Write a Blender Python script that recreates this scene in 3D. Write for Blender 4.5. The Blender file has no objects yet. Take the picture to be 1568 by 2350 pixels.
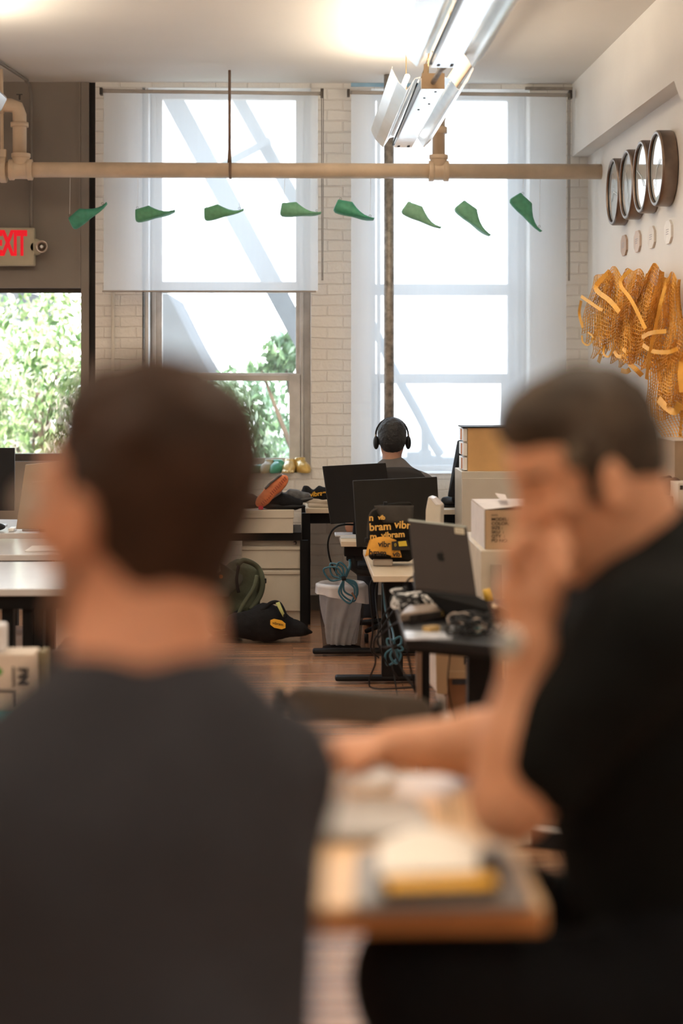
import bpy, math, random
import numpy as np
from mathutils import Vector, Matrix, Euler, Quaternion
C = bpy.context.scene.collection
scene = bpy.context.scene
PI = math.pi
R = math.radians

# ------------------------------------------------------------ camera
F = 4000.0; HY = 840.0; EYE = 1.65
YAW = math.atan(116.0 / F)
cam_d = bpy.data.cameras.new('camera'); cam = bpy.data.objects.new('camera', cam_d); C.objects.link(cam)
cam.location = (0, 0, EYE); cam.rotation_euler = (PI/2, 0, -YAW)
cam_d.sensor_fit = 'HORIZONTAL'; cam_d.sensor_width = 24.0; cam_d.lens = 24.0 * F / 1568
cam_d.shift_y = -(1175 - HY) / 1568
cam_d.dof.use_dof = True; cam_d.dof.focus_distance = 9.9; cam_d.dof.aperture_fstop = 1.5
cam_d.clip_end = 200
scene.camera = cam

# ------------------------------------------------------------ world, sun, exposure
w = bpy.data.worlds.new('sky'); scene.world = w; w.use_nodes = True
nt = w.node_tree; bg = nt.nodes['Background']
tc = nt.nodes.new('ShaderNodeTexCoord'); sp = nt.nodes.new('ShaderNodeSeparateXYZ')
rp = nt.nodes.new('ShaderNodeValToRGB')
nt.links.new(tc.outputs['Generated'], sp.inputs[0]); nt.links.new(sp.outputs['Z'], rp.inputs[0])
rp.color_ramp.elements[0].position = 0.0; rp.color_ramp.elements[0].color = (0.93, 0.97, 1, 1)
rp.color_ramp.elements[1].position = 0.7; rp.color_ramp.elements[1].color = (0.62, 0.8, 1, 1)
nt.links.new(rp.outputs[0], bg.inputs[0]); bg.inputs[1].default_value = 5.4
sun_d = bpy.data.lights.new('sun', 'SUN'); sun = bpy.data.objects.new('sun', sun_d); C.objects.link(sun)
sun_d.energy = 9.0; sun_d.color = (1, 0.95, 0.86); sun_d.angle = R(1)
sun.rotation_euler = (R(38), 0, R(-20)); sun.location = (0, 0, 20)
scene.view_settings.view_transform = 'Standard'; scene.view_settings.look = 'None'
scene.view_settings.gamma = 1; scene.view_settings.use_curve_mapping = False
scene.view_settings.exposure = 0.08
CEIL_W = 27.0      # watts of each ceiling fixture, upward
DOWN_W = 11.0      # downward

# ------------------------------------------------------------ pixel -> world
def ray(px, py):
    a = px - 784.0
    return Vector((F*math.sin(YAW) + a*math.cos(YAW), F*math.cos(YAW) - a*math.sin(YAW), HY - py))
def at(px, py, Y):
    d = ray(px, py); t = Y / d.y
    return Vector((d.x*t, Y, EYE + d.z*t))
def atz(px, py, z):
    d = ray(px, py); t = (z - EYE) / d.z
    return Vector((d.x*t, d.y*t, z))
def X(px, Y): return at(px, HY, Y).x
def Z(py, Y, px=784): return at(px, py, Y).z

# ------------------------------------------------------------ materials
MC = {}
def mat(name, col, rough=0.6, metal=0.0, var=0.06, vscale=12.0, bump=0.0, bscale=60.0, emit=None, estr=0, spec=0.5, coat=0, sub=0):
    if name in MC: return MC[name]
    m = bpy.data.materials.new(name); m.use_nodes = True; MC[name] = m
    nt = m.node_tree; b = nt.nodes['Principled BSDF']
    b.inputs['Roughness'].default_value = rough; b.inputs['Metallic'].default_value = metal
    b.inputs['Specular IOR Level'].default_value = spec
    b.inputs['Coat Weight'].default_value = coat
    if sub:
        b.inputs['Subsurface Weight'].default_value = sub
        b.inputs['Subsurface Radius'].default_value = (0.02, 0.008, 0.004)
        b.inputs['Subsurface Scale'].default_value = 0.5
    tc = nt.nodes.new('ShaderNodeTexCoord'); n = nt.nodes.new('ShaderNodeTexNoise')
    n.inputs['Scale'].default_value = vscale; n.inputs['Detail'].default_value = 4
    nt.links.new(tc.outputs['Object'], n.inputs['Vector'])
    r = nt.nodes.new('ShaderNodeValToRGB')
    r.color_ramp.elements[0].position = 0.3; r.color_ramp.elements[1].position = 0.7
    r.color_ramp.elements[0].color = tuple(c*(1-var) for c in col) + (1,)
    r.color_ramp.elements[1].color = tuple(min(1, c*(1+var)) for c in col) + (1,)
    nt.links.new(n.outputs['Fac'], r.inputs[0]); nt.links.new(r.outputs[0], b.inputs['Base Color'])
    if bump:
        n2 = nt.nodes.new('ShaderNodeTexNoise'); n2.inputs['Scale'].default_value = bscale; n2.inputs['Detail'].default_value = 5
        nt.links.new(tc.outputs['Object'], n2.inputs['Vector'])
        bp = nt.nodes.new('ShaderNodeBump'); bp.inputs['Strength'].default_value = bump; bp.inputs['Distance'].default_value = 0.01
        nt.links.new(n2.outputs['Fac'], bp.inputs['Height']); nt.links.new(bp.outputs[0], b.inputs['Normal'])
    if emit:
        b.inputs['Emission Color'].default_value = emit + (1,); b.inputs['Emission Strength'].default_value = estr
    return m

def brick_mat(name, c1, c2, mortar, scale=1.0, bump=0.5):
    m = bpy.data.materials.new(name); m.use_nodes = True; MC[name] = m
    nt = m.node_tree; b = nt.nodes['Principled BSDF']; b.inputs['Roughness'].default_value = 0.55
    tc = nt.nodes.new('ShaderNodeTexCoord'); mp = nt.nodes.new('ShaderNodeMapping')
    mp.inputs['Rotation'].default_value = (R(90), 0, 0)
    nt.links.new(tc.outputs['Object'], mp.inputs[0])
    nz = nt.nodes.new('ShaderNodeTexNoise'); nz.inputs['Scale'].default_value = 6; nz.inputs['Detail'].default_value = 6
    nt.links.new(tc.outputs['Object'], nz.inputs['Vector'])
    mx = nt.nodes.new('ShaderNodeMixRGB'); mx.blend_type = 'LINEAR_LIGHT'; mx.inputs[0].default_value = 0.012
    nt.links.new(mp.outputs[0], mx.inputs[1]); nt.links.new(nz.outputs['Color'], mx.inputs[2])
    br = nt.nodes.new('ShaderNodeTexBrick')
    br.inputs['Scale'].default_value = 1.0
    br.inputs['Brick Width'].default_value = 0.215; br.inputs['Row Height'].default_value = 0.0735
    br.inputs['Mortar Size'].default_value = 0.006; br.inputs['Mortar Smooth'].default_value = 0.6
    br.inputs['Color1'].default_value = c1 + (1,); br.inputs['Color2'].default_value = c2 + (1,); br.inputs['Mortar'].default_value = mortar + (1,)
    nt.links.new(mx.outputs[0], br.inputs['Vector']); nt.links.new(br.outputs['Color'], b.inputs['Base Color'])
    n2 = nt.nodes.new('ShaderNodeTexNoise'); n2.inputs['Scale'].default_value = 35; n2.inputs['Detail'].default_value = 6
    nt.links.new(tc.outputs['Object'], n2.inputs['Vector'])
    ad = nt.nodes.new('ShaderNodeMath'); ad.operation = 'MULTIPLY_ADD'; ad.inputs[1].default_value = -1.0
    nt.links.new(br.outputs['Fac'], ad.inputs[0]); 
    ml = nt.nodes.new('ShaderNodeMath'); ml.operation = 'MULTIPLY'; ml.inputs[1].default_value = 0.7
    nt.links.new(n2.outputs['Fac'], ml.inputs[0]); nt.links.new(ml.outputs[0], ad.inputs[2])
    bp = nt.nodes.new('ShaderNodeBump'); bp.inputs['Strength'].default_value = bump; bp.inputs['Distance'].default_value = 0.012
    nt.links.new(ad.outputs[0], bp.inputs['Height']); nt.links.new(bp.outputs[0], b.inputs['Normal'])
    return m

def plank_mat(name, c1, c2, gap, width, length, rough=0.3, rot=0, bumpk=0.15):
    m = bpy.data.materials.new(name); m.use_nodes = True; MC[name] = m
    nt = m.node_tree; b = nt.nodes['Principled BSDF']; b.inputs['Roughness'].default_value = rough
    b.inputs['Coat Weight'].default_value = 0.8; b.inputs['Coat Roughness'].default_value = 0.2; b.inputs['Coat IOR'].default_value = 1.6
    tc = nt.nodes.new('ShaderNodeTexCoord'); mp = nt.nodes.new('ShaderNodeMapping')
    mp.inputs['Rotation'].default_value = (0, 0, rot)
    nt.links.new(tc.outputs['Object'], mp.inputs[0])
    br = nt.nodes.new('ShaderNodeTexBrick'); br.inputs['Scale'].default_value = 1.0
    br.inputs['Brick Width'].default_value = length; br.inputs['Row Height'].default_value = width
    br.inputs['Mortar Size'].default_value = 0.0012; br.offset = 0.37
    br.inputs['Color1'].default_value = c1 + (1,); br.inputs['Color2'].default_value = c2 + (1,); br.inputs['Mortar'].default_value = gap + (1,)
    nt.links.new(mp.outputs[0], br.inputs['Vector'])
    mp2 = nt.nodes.new('ShaderNodeMapping'); mp2.inputs['Scale'].default_value = (1.5, 40, 40); mp2.inputs['Rotation'].default_value = (0, 0, rot)
    nt.links.new(tc.outputs['Object'], mp2.inputs[0])
    n = nt.nodes.new('ShaderNodeTexNoise'); n.inputs['Scale'].default_value = 1.6; n.inputs['Detail'].default_value = 6
    nt.links.new(mp2.outputs[0], n.inputs['Vector'])
    mx = nt.nodes.new('ShaderNodeMixRGB'); mx.blend_type = 'OVERLAY'; mx.inputs[0].default_value = 0.6
    nt.links.new(br.outputs['Color'], mx.inputs[1]); nt.links.new(n.outputs['Fac'], mx.inputs[2])
    nt.links.new(mx.outputs[0], b.inputs['Base Color'])
    bp = nt.nodes.new('ShaderNodeBump'); bp.inputs['Strength'].default_value = bumpk; bp.inputs['Distance'].default_value = 0.004
    nt.links.new(n.outputs['Fac'], bp.inputs['Height']); nt.links.new(bp.outputs[0], b.inputs['Normal'])
    return m

def fabric_sheer(name, col, trans=0.35):
    m = bpy.data.materials.new(name); m.use_nodes = True; MC[name] = m
    nt = m.node_tree; nt.nodes.remove(nt.nodes['Principled BSDF']); out = nt.nodes['Material Output']
    tl = nt.nodes.new('ShaderNodeBsdfTranslucent'); df = nt.nodes.new('ShaderNodeBsdfDiffuse'); tr = nt.nodes.new('ShaderNodeBsdfTransparent')
    tc = nt.nodes.new('ShaderNodeTexCoord'); mp = nt.nodes.new('ShaderNodeMapping'); mp.inputs['Scale'].default_value = (9, 1, 0.6)
    n = nt.nodes.new('ShaderNodeTexNoise'); n.inputs['Scale'].default_value = 5
    nt.links.new(tc.outputs['Object'], mp.inputs[0]); nt.links.new(mp.outputs[0], n.inputs['Vector'])
    r = nt.nodes.new('ShaderNodeValToRGB'); r.color_ramp.elements[0].color = tuple(c*.95 for c in col)+(1,); r.color_ramp.elements[1].color = col+(1,)
    nt.links.new(n.outputs['Fac'], r.inputs[0])
    nt.links.new(r.outputs[0], tl.inputs[0]); nt.links.new(r.outputs[0], df.inputs[0])
    m1 = nt.nodes.new('ShaderNodeMixShader'); m1.inputs[0].default_value = 0.45
    nt.links.new(tl.outputs[0], m1.inputs[1]); nt.links.new(df.outputs[0], m1.inputs[2])
    m2 = nt.nodes.new('ShaderNodeMixShader'); m2.inputs[0].default_value = trans
    nt.links.new(m1.outputs[0], m2.inputs[1]); nt.links.new(tr.outputs[0], m2.inputs[2])
    nt.links.new(m2.outputs[0], out.inputs[0]); return m

def see_through(name, col, amount, rough=0.1, gloss=0.08, diffuse=None):
    """clear or milky sheet: transparent mixed with gloss (and a little diffuse)"""
    m = bpy.data.materials.new(name); m.use_nodes = True; MC[name] = m
    nt = m.node_tree; nt.nodes.remove(nt.nodes['Principled BSDF']); out = nt.nodes['Material Output']
    tr = nt.nodes.new('ShaderNodeBsdfTransparent'); tr.inputs[0].default_value = (1, 1, 1, 1)
    p = nt.nodes.new('ShaderNodeBsdfPrincipled'); p.inputs['Base Color'].default_value = col + (1,); p.inputs['Roughness'].default_value = rough
    n = nt.nodes.new('ShaderNodeTexNoise'); n.inputs['Scale'].default_value = 14; n.inputs['Detail'].default_value = 5
    tc = nt.nodes.new('ShaderNodeTexCoord'); nt.links.new(tc.outputs['Object'], n.inputs['Vector'])
    r = nt.nodes.new('ShaderNodeMapRange'); r.inputs[3].default_value = max(0, amount-0.12*amount*(1-amount)*4); r.inputs[4].default_value = min(1, amount+0.12*amount*(1-amount)*4)
    nt.links.new(n.outputs['Fac'], r.inputs[0])
    mx = nt.nodes.new('ShaderNodeMixShader'); nt.links.new(r.outputs[0], mx.inputs[0])
    nt.links.new(p.outputs[0], mx.inputs[1]); nt.links.new(tr.outputs[0], mx.inputs[2])
    nt.links.new(mx.outputs[0], out.inputs[0]); return m

# ------------------------------------------------------------ object helpers
WO = {}   # world offset of each parent
def tag(o, label=None, cat=None, group=None, kind=None):
    if label: o['label'] = label
    if cat: o['category'] = cat
    if group: o['group'] = group
    if kind: o['kind'] = kind
    return o
def thing(name, label, cat, loc=(0, 0, 0), group=None):
    o = bpy.data.objects.new(name, None); C.objects.link(o); o.empty_display_size = 0.05
    o.location = loc; WO[o.name] = Vector(loc)
    return tag(o, label, cat, group)
def rotm(rx=0, ry=0, rz=0): return Euler((rx, ry, rz)).to_matrix()

class MB:
    def __init__(s): s.v = []; s.f = []
    def add(s, vs, fs):
        n = len(s.v); s.v += [Vector(v) for v in vs]; s.f += [tuple(i+n for i in f) for f in fs]; return s
    def box(s, c, d, rot=None):
        c = Vector(c); hx, hy, hz = d[0]/2, d[1]/2, d[2]/2
        vs = [Vector((x*hx, y*hy, z*hz)) for z in (-1, 1) for y in (-1, 1) for x in (-1, 1)]
        if rot is not None: vs = [rot @ v for v in vs]
        return s.add([v + c for v in vs], [(0,2,3,1),(4,5,7,6),(0,1,5,4),(2,6,7,3),(0,4,6,2),(1,3,7,5)])
    def bb(s, a, b):
        return s.box([(a[i]+b[i])/2 for i in range(3)], [abs(a[i]-b[i]) for i in range(3)])
    def cyl(s, p0, p1, r0, r1=None, n=16, caps=True):
        return s.tube([p0, p1], [r0, r0 if r1 is None else r1], n, caps)
    def tube(s, pts, r, n=8, caps=True, closed=False):
        pts = [Vector(p) for p in pts]; m = len(pts)
        rs = r if isinstance(r, (list, tuple)) else [r]*m
        base = len(s.v); t0 = (pts[1]-pts[0]).normalized()
        up = Vector((0, 0, 1)) if abs(t0.z) < 0.9 else Vector((1, 0, 0))
        nrm = (up - t0*up.dot(t0)).normalized()
        vs = []
        for i in range(m):
            a = pts[max(0, i-1)]; b = pts[min(m-1, i+1)]
            t = (b-a); t = t.normalized() if t.length > 1e-9 else t0
            nrm = (nrm - t*nrm.dot(t)); nrm = nrm.normalized() if nrm.length > 1e-6 else up
            bn = t.cross(nrm)
            for k in range(n):
                an = 2*PI*k/n; vs.append(pts[i] + (nrm*math.cos(an) + bn*math.sin(an))*rs[i])
        fs = []
        for i in range(m-1):
            for k in range(n):
                fs.append((i*n+k, i*n+(k+1) % n, (i+1)*n+(k+1) % n, (i+1)*n+k))
        if caps: fs.append(tuple(range(n-1, -1, -1))); fs.append(tuple((m-1)*n+k for k in range(n)))
        return s.add(vs, fs)
    def lathe(s, prof, o, axis=(0, 0, 1), n=32, cap0=True, cap1=True):
        o = Vector(o); q = Vector(axis).to_track_quat('Z', 'Y').to_matrix()
        vs = []; m = len(prof)
        for r, z in prof:
            for k in range(n):
                a = 2*PI*k/n; vs.append(o + q @ Vector((r*math.cos(a), r*math.sin(a), z)))
        fs = [(i*n+k, i*n+(k+1) % n, (i+1)*n+(k+1) % n, (i+1)*n+k) for i in range(m-1) for k in range(n)]
        if cap0: fs.append(tuple(range(n-1, -1, -1)))
        if cap1: fs.append(tuple((m-1)*n+k for k in range(n)))
        return s.add(vs, fs)
    def slab(s, q, th, dirn=None):
        """four (or more) corner points, extruded by th"""
        q = [Vector(p) for p in q]; n = len(q)
        if dirn is None: dirn = (q[1]-q[0]).cross(q[2]-q[0]).normalized()
        else: dirn = Vector(dirn).normalized()
        return s.add(q + [p + dirn*th for p in q], [tuple(range(n-1, -1, -1)), tuple(range(n, 2*n))] + [(i, (i+1) % n, n+(i+1) % n, n+i) for i in range(n)])
    def grid(s, fn, nu, nv):
        vs = [Vector(fn(u/nu, v/nv)) for v in range(nv+1) for u in range(nu+1)]; w_ = nu+1
        return s.add(vs, [(v*w_+u, v*w_+u+1, (v+1)*w_+u+1, (v+1)*w_+u) for v in range(nv) for u in range(nu)])
    def build(s, name, m, parent=None, smooth=False, bevel=0.0, seg=2, solid=0.0, sub=0, wire=0.0):
        off = WO.get(parent.name, Vector((0, 0, 0))) if parent else Vector((0, 0, 0))
        me = bpy.data.meshes.new(name)
        if parent is None:    # a mesh of its own keeps its origin at its middle base
            xs = [v.x for v in s.v]; ys = [v.y for v in s.v]; zs = [v.z for v in s.v]
            off = Vector(((min(xs)+max(xs))/2, (min(ys)+max(ys))/2, min(zs)))
        me.from_pydata([v - off for v in s.v], [], s.f); me.update()
        o = bpy.data.objects.new(name, me); C.objects.link(o); me.materials.append(m)
        if parent: o.parent = parent
        else: o.location = off
        WO[o.name] = off
        if smooth:
            for p in me.polygons: p.use_smooth = True
        if wire:
            md = o.modifiers.new('w', 'WIREFRAME'); md.thickness = wire; md.use_replace = True; md.use_even_offset = False
        if solid: md = o.modifiers.new('s', 'SOLIDIFY'); md.thickness = solid; md.offset = 0
        if bevel: md = o.modifiers.new('b', 'BEVEL'); md.width = bevel; md.segments = seg; md.limit_method = 'ANGLE'
        if sub: md = o.modifiers.new('u', 'SUBSURF'); md.levels = sub; md.render_levels = sub
        return o
def struct(o): o['kind'] = 'structure'; return o
def fixnorm(o):
    import bmesh
    b = bmesh.new(); b.from_mesh(o.data); bmesh.ops.recalc_face_normals(b, faces=b.faces); b.to_mesh(o.data); b.free(); return o
def catmull(P, n=8):
    P = [Vector(p) for p in P]; out = []
    Q = [P[0]*2-P[1]] + P + [P[-1]*2-P[-2]]
    for i in range(1, len(Q)-2):
        for k in range(n):
            t = k/n; a, b, c, d = Q[i-1], Q[i], Q[i+1], Q[i+2]
            out.append(0.5*((2*b) + (c-a)*t + (2*a-5*b+4*c-d)*t*t + (3*b-a-3*c+d)*t**3))
    out.append(P[-1]); return out
def cable(P, r, m, name, parent=None, n=6):
    return MB().tube(catmull(P), r, n).build(name, m, parent, smooth=True)
def text(name, s, size, m, frame, parent, depth=0.001, align='LEFT', sx=1.0, shear=0, bold=0.0):
    """lettering as a mesh; frame = 4x4 with x along the line, y up, z out of the face"""
    cu = bpy.data.curves.new(name, 'FONT'); cu.body = s; cu.size = size; cu.extrude = depth; cu.align_x = align; cu.shear = shear; cu.offset = bold
    t = bpy.data.objects.new(name, cu); C.objects.link(t)
    dg = bpy.context.evaluated_depsgraph_get(); me = bpy.data.meshes.new_from_object(t.evaluated_get(dg))
    bpy.data.objects.remove(t)
    off = WO.get(parent.name, Vector((0, 0, 0))) if parent else Vector((0, 0, 0))
    me.transform(Matrix.Translation(-off) @ frame @ Matrix.Diagonal((sx, 1, 1, 1)))
    me.materials.clear(); me.materials.append(m)
    o = bpy.data.objects.new(name, me); C.objects.link(o)
    if parent: o.parent = parent
    WO[o.name] = off
    return o
def frame(o, x, y):
    x = Vector(x).normalized(); y = Vector(y); y = (y - x*y.dot(x)).normalized(); z = x.cross(y)
    return Matrix(((x.x, y.x, z.x, o[0]), (x.y, y.y, z.y, o[1]), (x.z, y.z, z.z, o[2]), (0, 0, 0, 1)))
def dup(root):
    r = root.copy(); C.objects.link(r)
    for ch in list(root.children):
        c = ch.copy(); C.objects.link(c); c.parent = r
        for g in ch.children:
            d = g.copy(); C.objects.link(d); d.parent = c
    return r

# ------------------------------------------------------------ smooth blended solids (one continuous surface)
class SDF:
    def __init__(s): s.ops = []
    def cap(s, p1, p2, r1, r2=None, k=0.02, op='+'):
        s.ops.append(('c', Vector(p1), Vector(p2), r1, r1 if r2 is None else r2, None, k, op)); return s
    def chain(s, pts, rs, k=0.02, op='+'):
        for i in range(len(pts)-1): s.cap(pts[i], pts[i+1], rs[i], rs[i+1], k, op)
        return s
    def ell(s, c, r, rot=None, k=0.02, op='+'):
        s.ops.append(('e', Vector(c), None, tuple(r), 0, rot, k, op)); return s
    def box(s, c, h, rad=0.01, rot=None, k=0.01, op='+'):
        s.ops.append(('b', Vector(c), None, tuple(h), rad, rot, k, op)); return s
    def extent(s, o):
        t, a, b, r, r2, rot, k, op = o
        if t == 'c':
            m = max(r, r2); return [min(a[i], b[i])-m for i in range(3)], [max(a[i], b[i])+m for i in range(3)]
        m = max(r); m = m if t == 'e' else math.sqrt(sum(x*x for x in r)) + r2
        return [a[i]-m for i in range(3)], [a[i]+m for i in range(3)]
    def mesh(s, h):
        E = [s.extent(o) for o in s.ops if o[-1] == '+']
        lo = np.array([min(e[0][i] for e in E) for i in range(3)]) - 3*h
        hi = np.array([max(e[1][i] for e in E) for i in range(3)]) + 3*h
        N = np.ceil((hi-lo)/h).astype(int)+1
        Fv = np.full(N, 1.0, dtype=np.float32)
        ax = [lo[i] + h*np.arange(N[i]) for i in range(3)]
        for o in s.ops:
            e0, e1 = s.extent(o); t, a, b, r, r2, rot, k, op = o
            mg = 3*h + k
            i0 = [max(0, int((e0[i]-mg-lo[i])/h)) for i in range(3)]; i1 = [min(N[i], int((e1[i]+mg-lo[i])/h)+2) for i in range(3)]
            if any(i1[i] <= i0[i] for i in range(3)): continue
            x = ax[0][i0[0]:i1[0]][:, None, None]; y = ax[1][i0[1]:i1[1]][None, :, None]; z = ax[2][i0[2]:i1[2]][None, None, :]
            if t == 'c':
                d = np.array(b-a); L2 = max(1e-12, float(d@d)); px, py, pz = x-a[0], y-a[1], z-a[2]
                tt = np.clip((px*d[0]+py*d[1]+pz*d[2])/L2, 0, 1)
                D = np.sqrt((px-tt*d[0])**2+(py-tt*d[1])**2+(pz-tt*d[2])**2) - (r+(r2-r)*tt)
            else:
                px, py, pz = x-a[0], y-a[1], z-a[2]
                if rot is not None:
                    M = np.array(rot).T
                    px, py, pz = (M[0][0]*px+M[0][1]*py+M[0][2]*pz, M[1][0]*px+M[1][1]*py+M[1][2]*pz, M[2][0]*px+M[2][1]*py+M[2][2]*pz)
                if t == 'e':
                    k0 = np.sqrt((px/r[0])**2+(py/r[1])**2+(pz/r[2])**2); k1 = np.sqrt((px/r[0]**2)**2+(py/r[1]**2)**2+(pz/r[2]**2)**2)
                    D = k0*(k0-1)/np.maximum(k1, 1e-9)
                else:
                    qx, qy, qz = np.abs(px)-r[0]+r2, np.abs(py)-r[1]+r2, np.abs(pz)-r[2]+r2
                    D = np.sqrt(np.maximum(qx, 0)**2+np.maximum(qy, 0)**2+np.maximum(qz, 0)**2)+np.minimum(np.maximum(qx, np.maximum(qy, qz)), 0)-r2
            G = Fv[i0[0]:i1[0], i0[1]:i1[1], i0[2]:i1[2]]
            if op == '+':
                hh = np.maximum(k-np.abs(G-D), 0)/k; res = np.minimum(G, D)-hh*hh*k*0.25
            elif op == '-':
                D = -D; hh = np.maximum(k-np.abs(G-D), 0)/k; res = np.maximum(G, D)+hh*hh*k*0.25
            Fv[i0[0]:i1[0], i0[1]:i1[1], i0[2]:i1[2]] = res
        return surface_nets(Fv, lo, h)
    def build(s, name, m, parent=None, h=0.006, clip=None, disp=0.0, dscale=30, smooth_it=2):
        V, Q = s.mesh(h)
        off = WO.get(parent.name, Vector((0, 0, 0))) if parent else Vector(((V[:, 0].min()+V[:, 0].max())/2, (V[:, 1].min()+V[:, 1].max())/2, V[:, 2].min()))
        me = bpy.data.meshes.new(name); me.from_pydata((V-np.array(off)).tolist(), [], Q.tolist()); me.update()
        me.polygons.foreach_set('use_smooth', [True]*len(me.polygons))
        o = bpy.data.objects.new(name, me); C.objects.link(o); me.materials.append(m)
        if parent: o.parent = parent
        else: o.location = off
        WO[o.name] = off
        if smooth_it: md = o.modifiers.new('sm', 'SMOOTH'); md.iterations = smooth_it; md.factor = 0.5
        if disp:
            tx = bpy.data.textures.new(name, 'CLOUDS'); tx.noise_scale = 1.0/dscale; tx.noise_depth = 2
            md = o.modifiers.new('d', 'DISPLACE'); md.texture = tx; md.strength = disp; md.mid_level = 0.5
        return o
def surface_nets(Fv, lo, h):
    nx, ny, nz = Fv.shape; S = Fv < 0
    c = np.zeros((nx-1, ny-1, nz-1), dtype=np.int8)
    for a in (0, 1):
        for b in (0, 1):
            for d in (0, 1): c += S[a:nx-1+a, b:ny-1+b, d:nz-1+d]
    act = (c > 0) & (c < 8); idx = np.argwhere(act); M = len(idx)
    ids = np.full(act.shape, -1, dtype=np.int64); ids[act] = np.arange(M)
    acc = np.zeros((M, 3)); cnt = np.zeros(M)
    i, j, k = idx.T
    cs = [(a, b, d) for a in (0, 1) for b in (0, 1) for d in (0, 1)]
    for p in cs:
        for axx in range(3):
            if p[axx]: continue
            q = list(p); q[axx] = 1
            f0 = Fv[i+p[0], j+p[1], k+p[2]]; f1 = Fv[i+q[0], j+q[1], k+q[2]]
            m = (f0 < 0) != (f1 < 0)
            t = np.where(m, f0/np.where(m, f0-f1, 1), 0)
            pos = np.tile(np.array(p, float), (M, 1)); pos[:, axx] += t
            acc[m] += pos[m]; cnt[m] += 1
    V = lo + h*(idx + acc/np.maximum(cnt, 1)[:, None])
    Q = []
    for axx in range(3):
        sl0 = [slice(1, -1)]*3; sl0[axx] = slice(0, -1); sl1 = [slice(1, -1)]*3; sl1[axx] = slice(1, None)
        A, B = S[tuple(sl0)], S[tuple(sl1)]
        for sign, mk in ((1, A & ~B), (-1, ~A & B)):
            e = np.argwhere(mk)
            if not len(e): continue
            off = [1, 1, 1]; off[axx] = 0; e = e + np.array(off)
            u, v = [(1, 2), (2, 0), (0, 1)][axx]
            def g(du, dv):
                ee = e.copy(); ee[:, u] -= du; ee[:, v] -= dv; return ids[ee[:, 0], ee[:, 1], ee[:, 2]]
            q = np.stack([g(1, 1), g(0, 1), g(0, 0), g(1, 0)], 1)
            if sign < 0: q = q[:, ::-1]
            Q.append(q)
    return V, np.concatenate(Q)
# ------------------------------------------------------------ palette
M_ceil = mat('ceiling_paint', (0.64, 0.61, 0.57), 0.7, var=0.03, vscale=1.2, bump=0.08, bscale=6)
M_white = mat('wall_paint', (0.76, 0.74, 0.71), 0.6, var=0.03, vscale=2, bump=0.06, bscale=20)
M_brick = brick_mat('painted_brick', (0.78, 0.755, 0.71), (0.76, 0.73, 0.69), (0.73, 0.695, 0.65), bump=0.6)
M_panel = mat('grey_panel_paint', (0.22, 0.19, 0.165), 0.6, var=0.08, vscale=2)
M_floor = plank_mat('oak_strip_floor', (0.62, 0.35, 0.21), (0.46, 0.23, 0.13), (0.03, 0.012, 0.008), 0.057, 0.9, 0.24)
M_pipe = mat('cream_pipe_paint', (0.60, 0.47, 0.34), 0.4, var=0.09, vscale=9, bump=0.05)
M_frame = mat('window_frame_paint', (0.55, 0.51, 0.47), 0.5, var=0.2, vscale=7)
M_frame2 = mat('white_frame_paint', (0.62, 0.62, 0.62), 0.5, var=0.1, vscale=7)
M_dark = mat('dark_steel', (0.045, 0.035, 0.028), 0.5, var=0.4, vscale=15)
M_post = mat('raw_steel_post', (0.27, 0.245, 0.22), 0.45, 0.3, var=0.45, vscale=25)
M_black = mat('black_powder_coat', (0.006, 0.006, 0.007), 0.5, var=0.15, spec=.2)
M_blackp = mat('black_plastic', (0.010, 0.010, 0.012), 0.55, var=0.1, bump=0.03, spec=0.3)
M_blackf = mat('black_fabric', (0.014, 0.014, 0.016), 0.9, var=0.2, bump=0.3, bscale=120, spec=0.2)
M_steel = mat('brushed_steel', (0.36, 0.30, 0.26), 0.28, 1.0, var=0.1)
M_alu = mat('polished_aluminium', (0.80, 0.82, 0.83), 0.22, 1.0, var=0.06, vscale=8, bump=0.25, bscale=5)
M_chan = mat('white_channel', (0.92, 0.94, 0.96), 0.3, 0.0, var=0.12, vscale=5)
M_glass = see_through('window_glass', (0.8, 0.85, 0.85), 0.93, 0.02)
M_shade = fabric_sheer('sheer_shade', (0.84, 0.90, 0.96), 0.40)
M_string = mat('white_thread', (0.8, 0.8, 0.8), 0.8)
M_green = mat('green_last', (0.10, 0.36, 0.20), 0.5, var=0.2, vscale=25)
M_desk = mat('desk_laminate', (0.70, 0.60, 0.47), 0.35, var=0.03)
M_cab = mat('cabinet_enamel', (0.62, 0.56, 0.47), 0.45, var=0.03)
M_card = mat('cardboard', (0.48, 0.33, 0.20), 0.8, var=0.06, vscale=10)
M_cardl = mat('pale_cardboard', (0.66, 0.58, 0.50), 0.8, var=0.05)
M_ink = mat('black_ink', (0.02, 0.015, 0.012), 0.7)
M_yel = mat('yellow_print', (0.80, 0.42, 0.03), 0.6, var=0.08)
M_yel2 = mat('yellow_fabric', (0.74, 0.36, 0.05), 0.8, var=0.15, bump=0.2)

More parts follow.
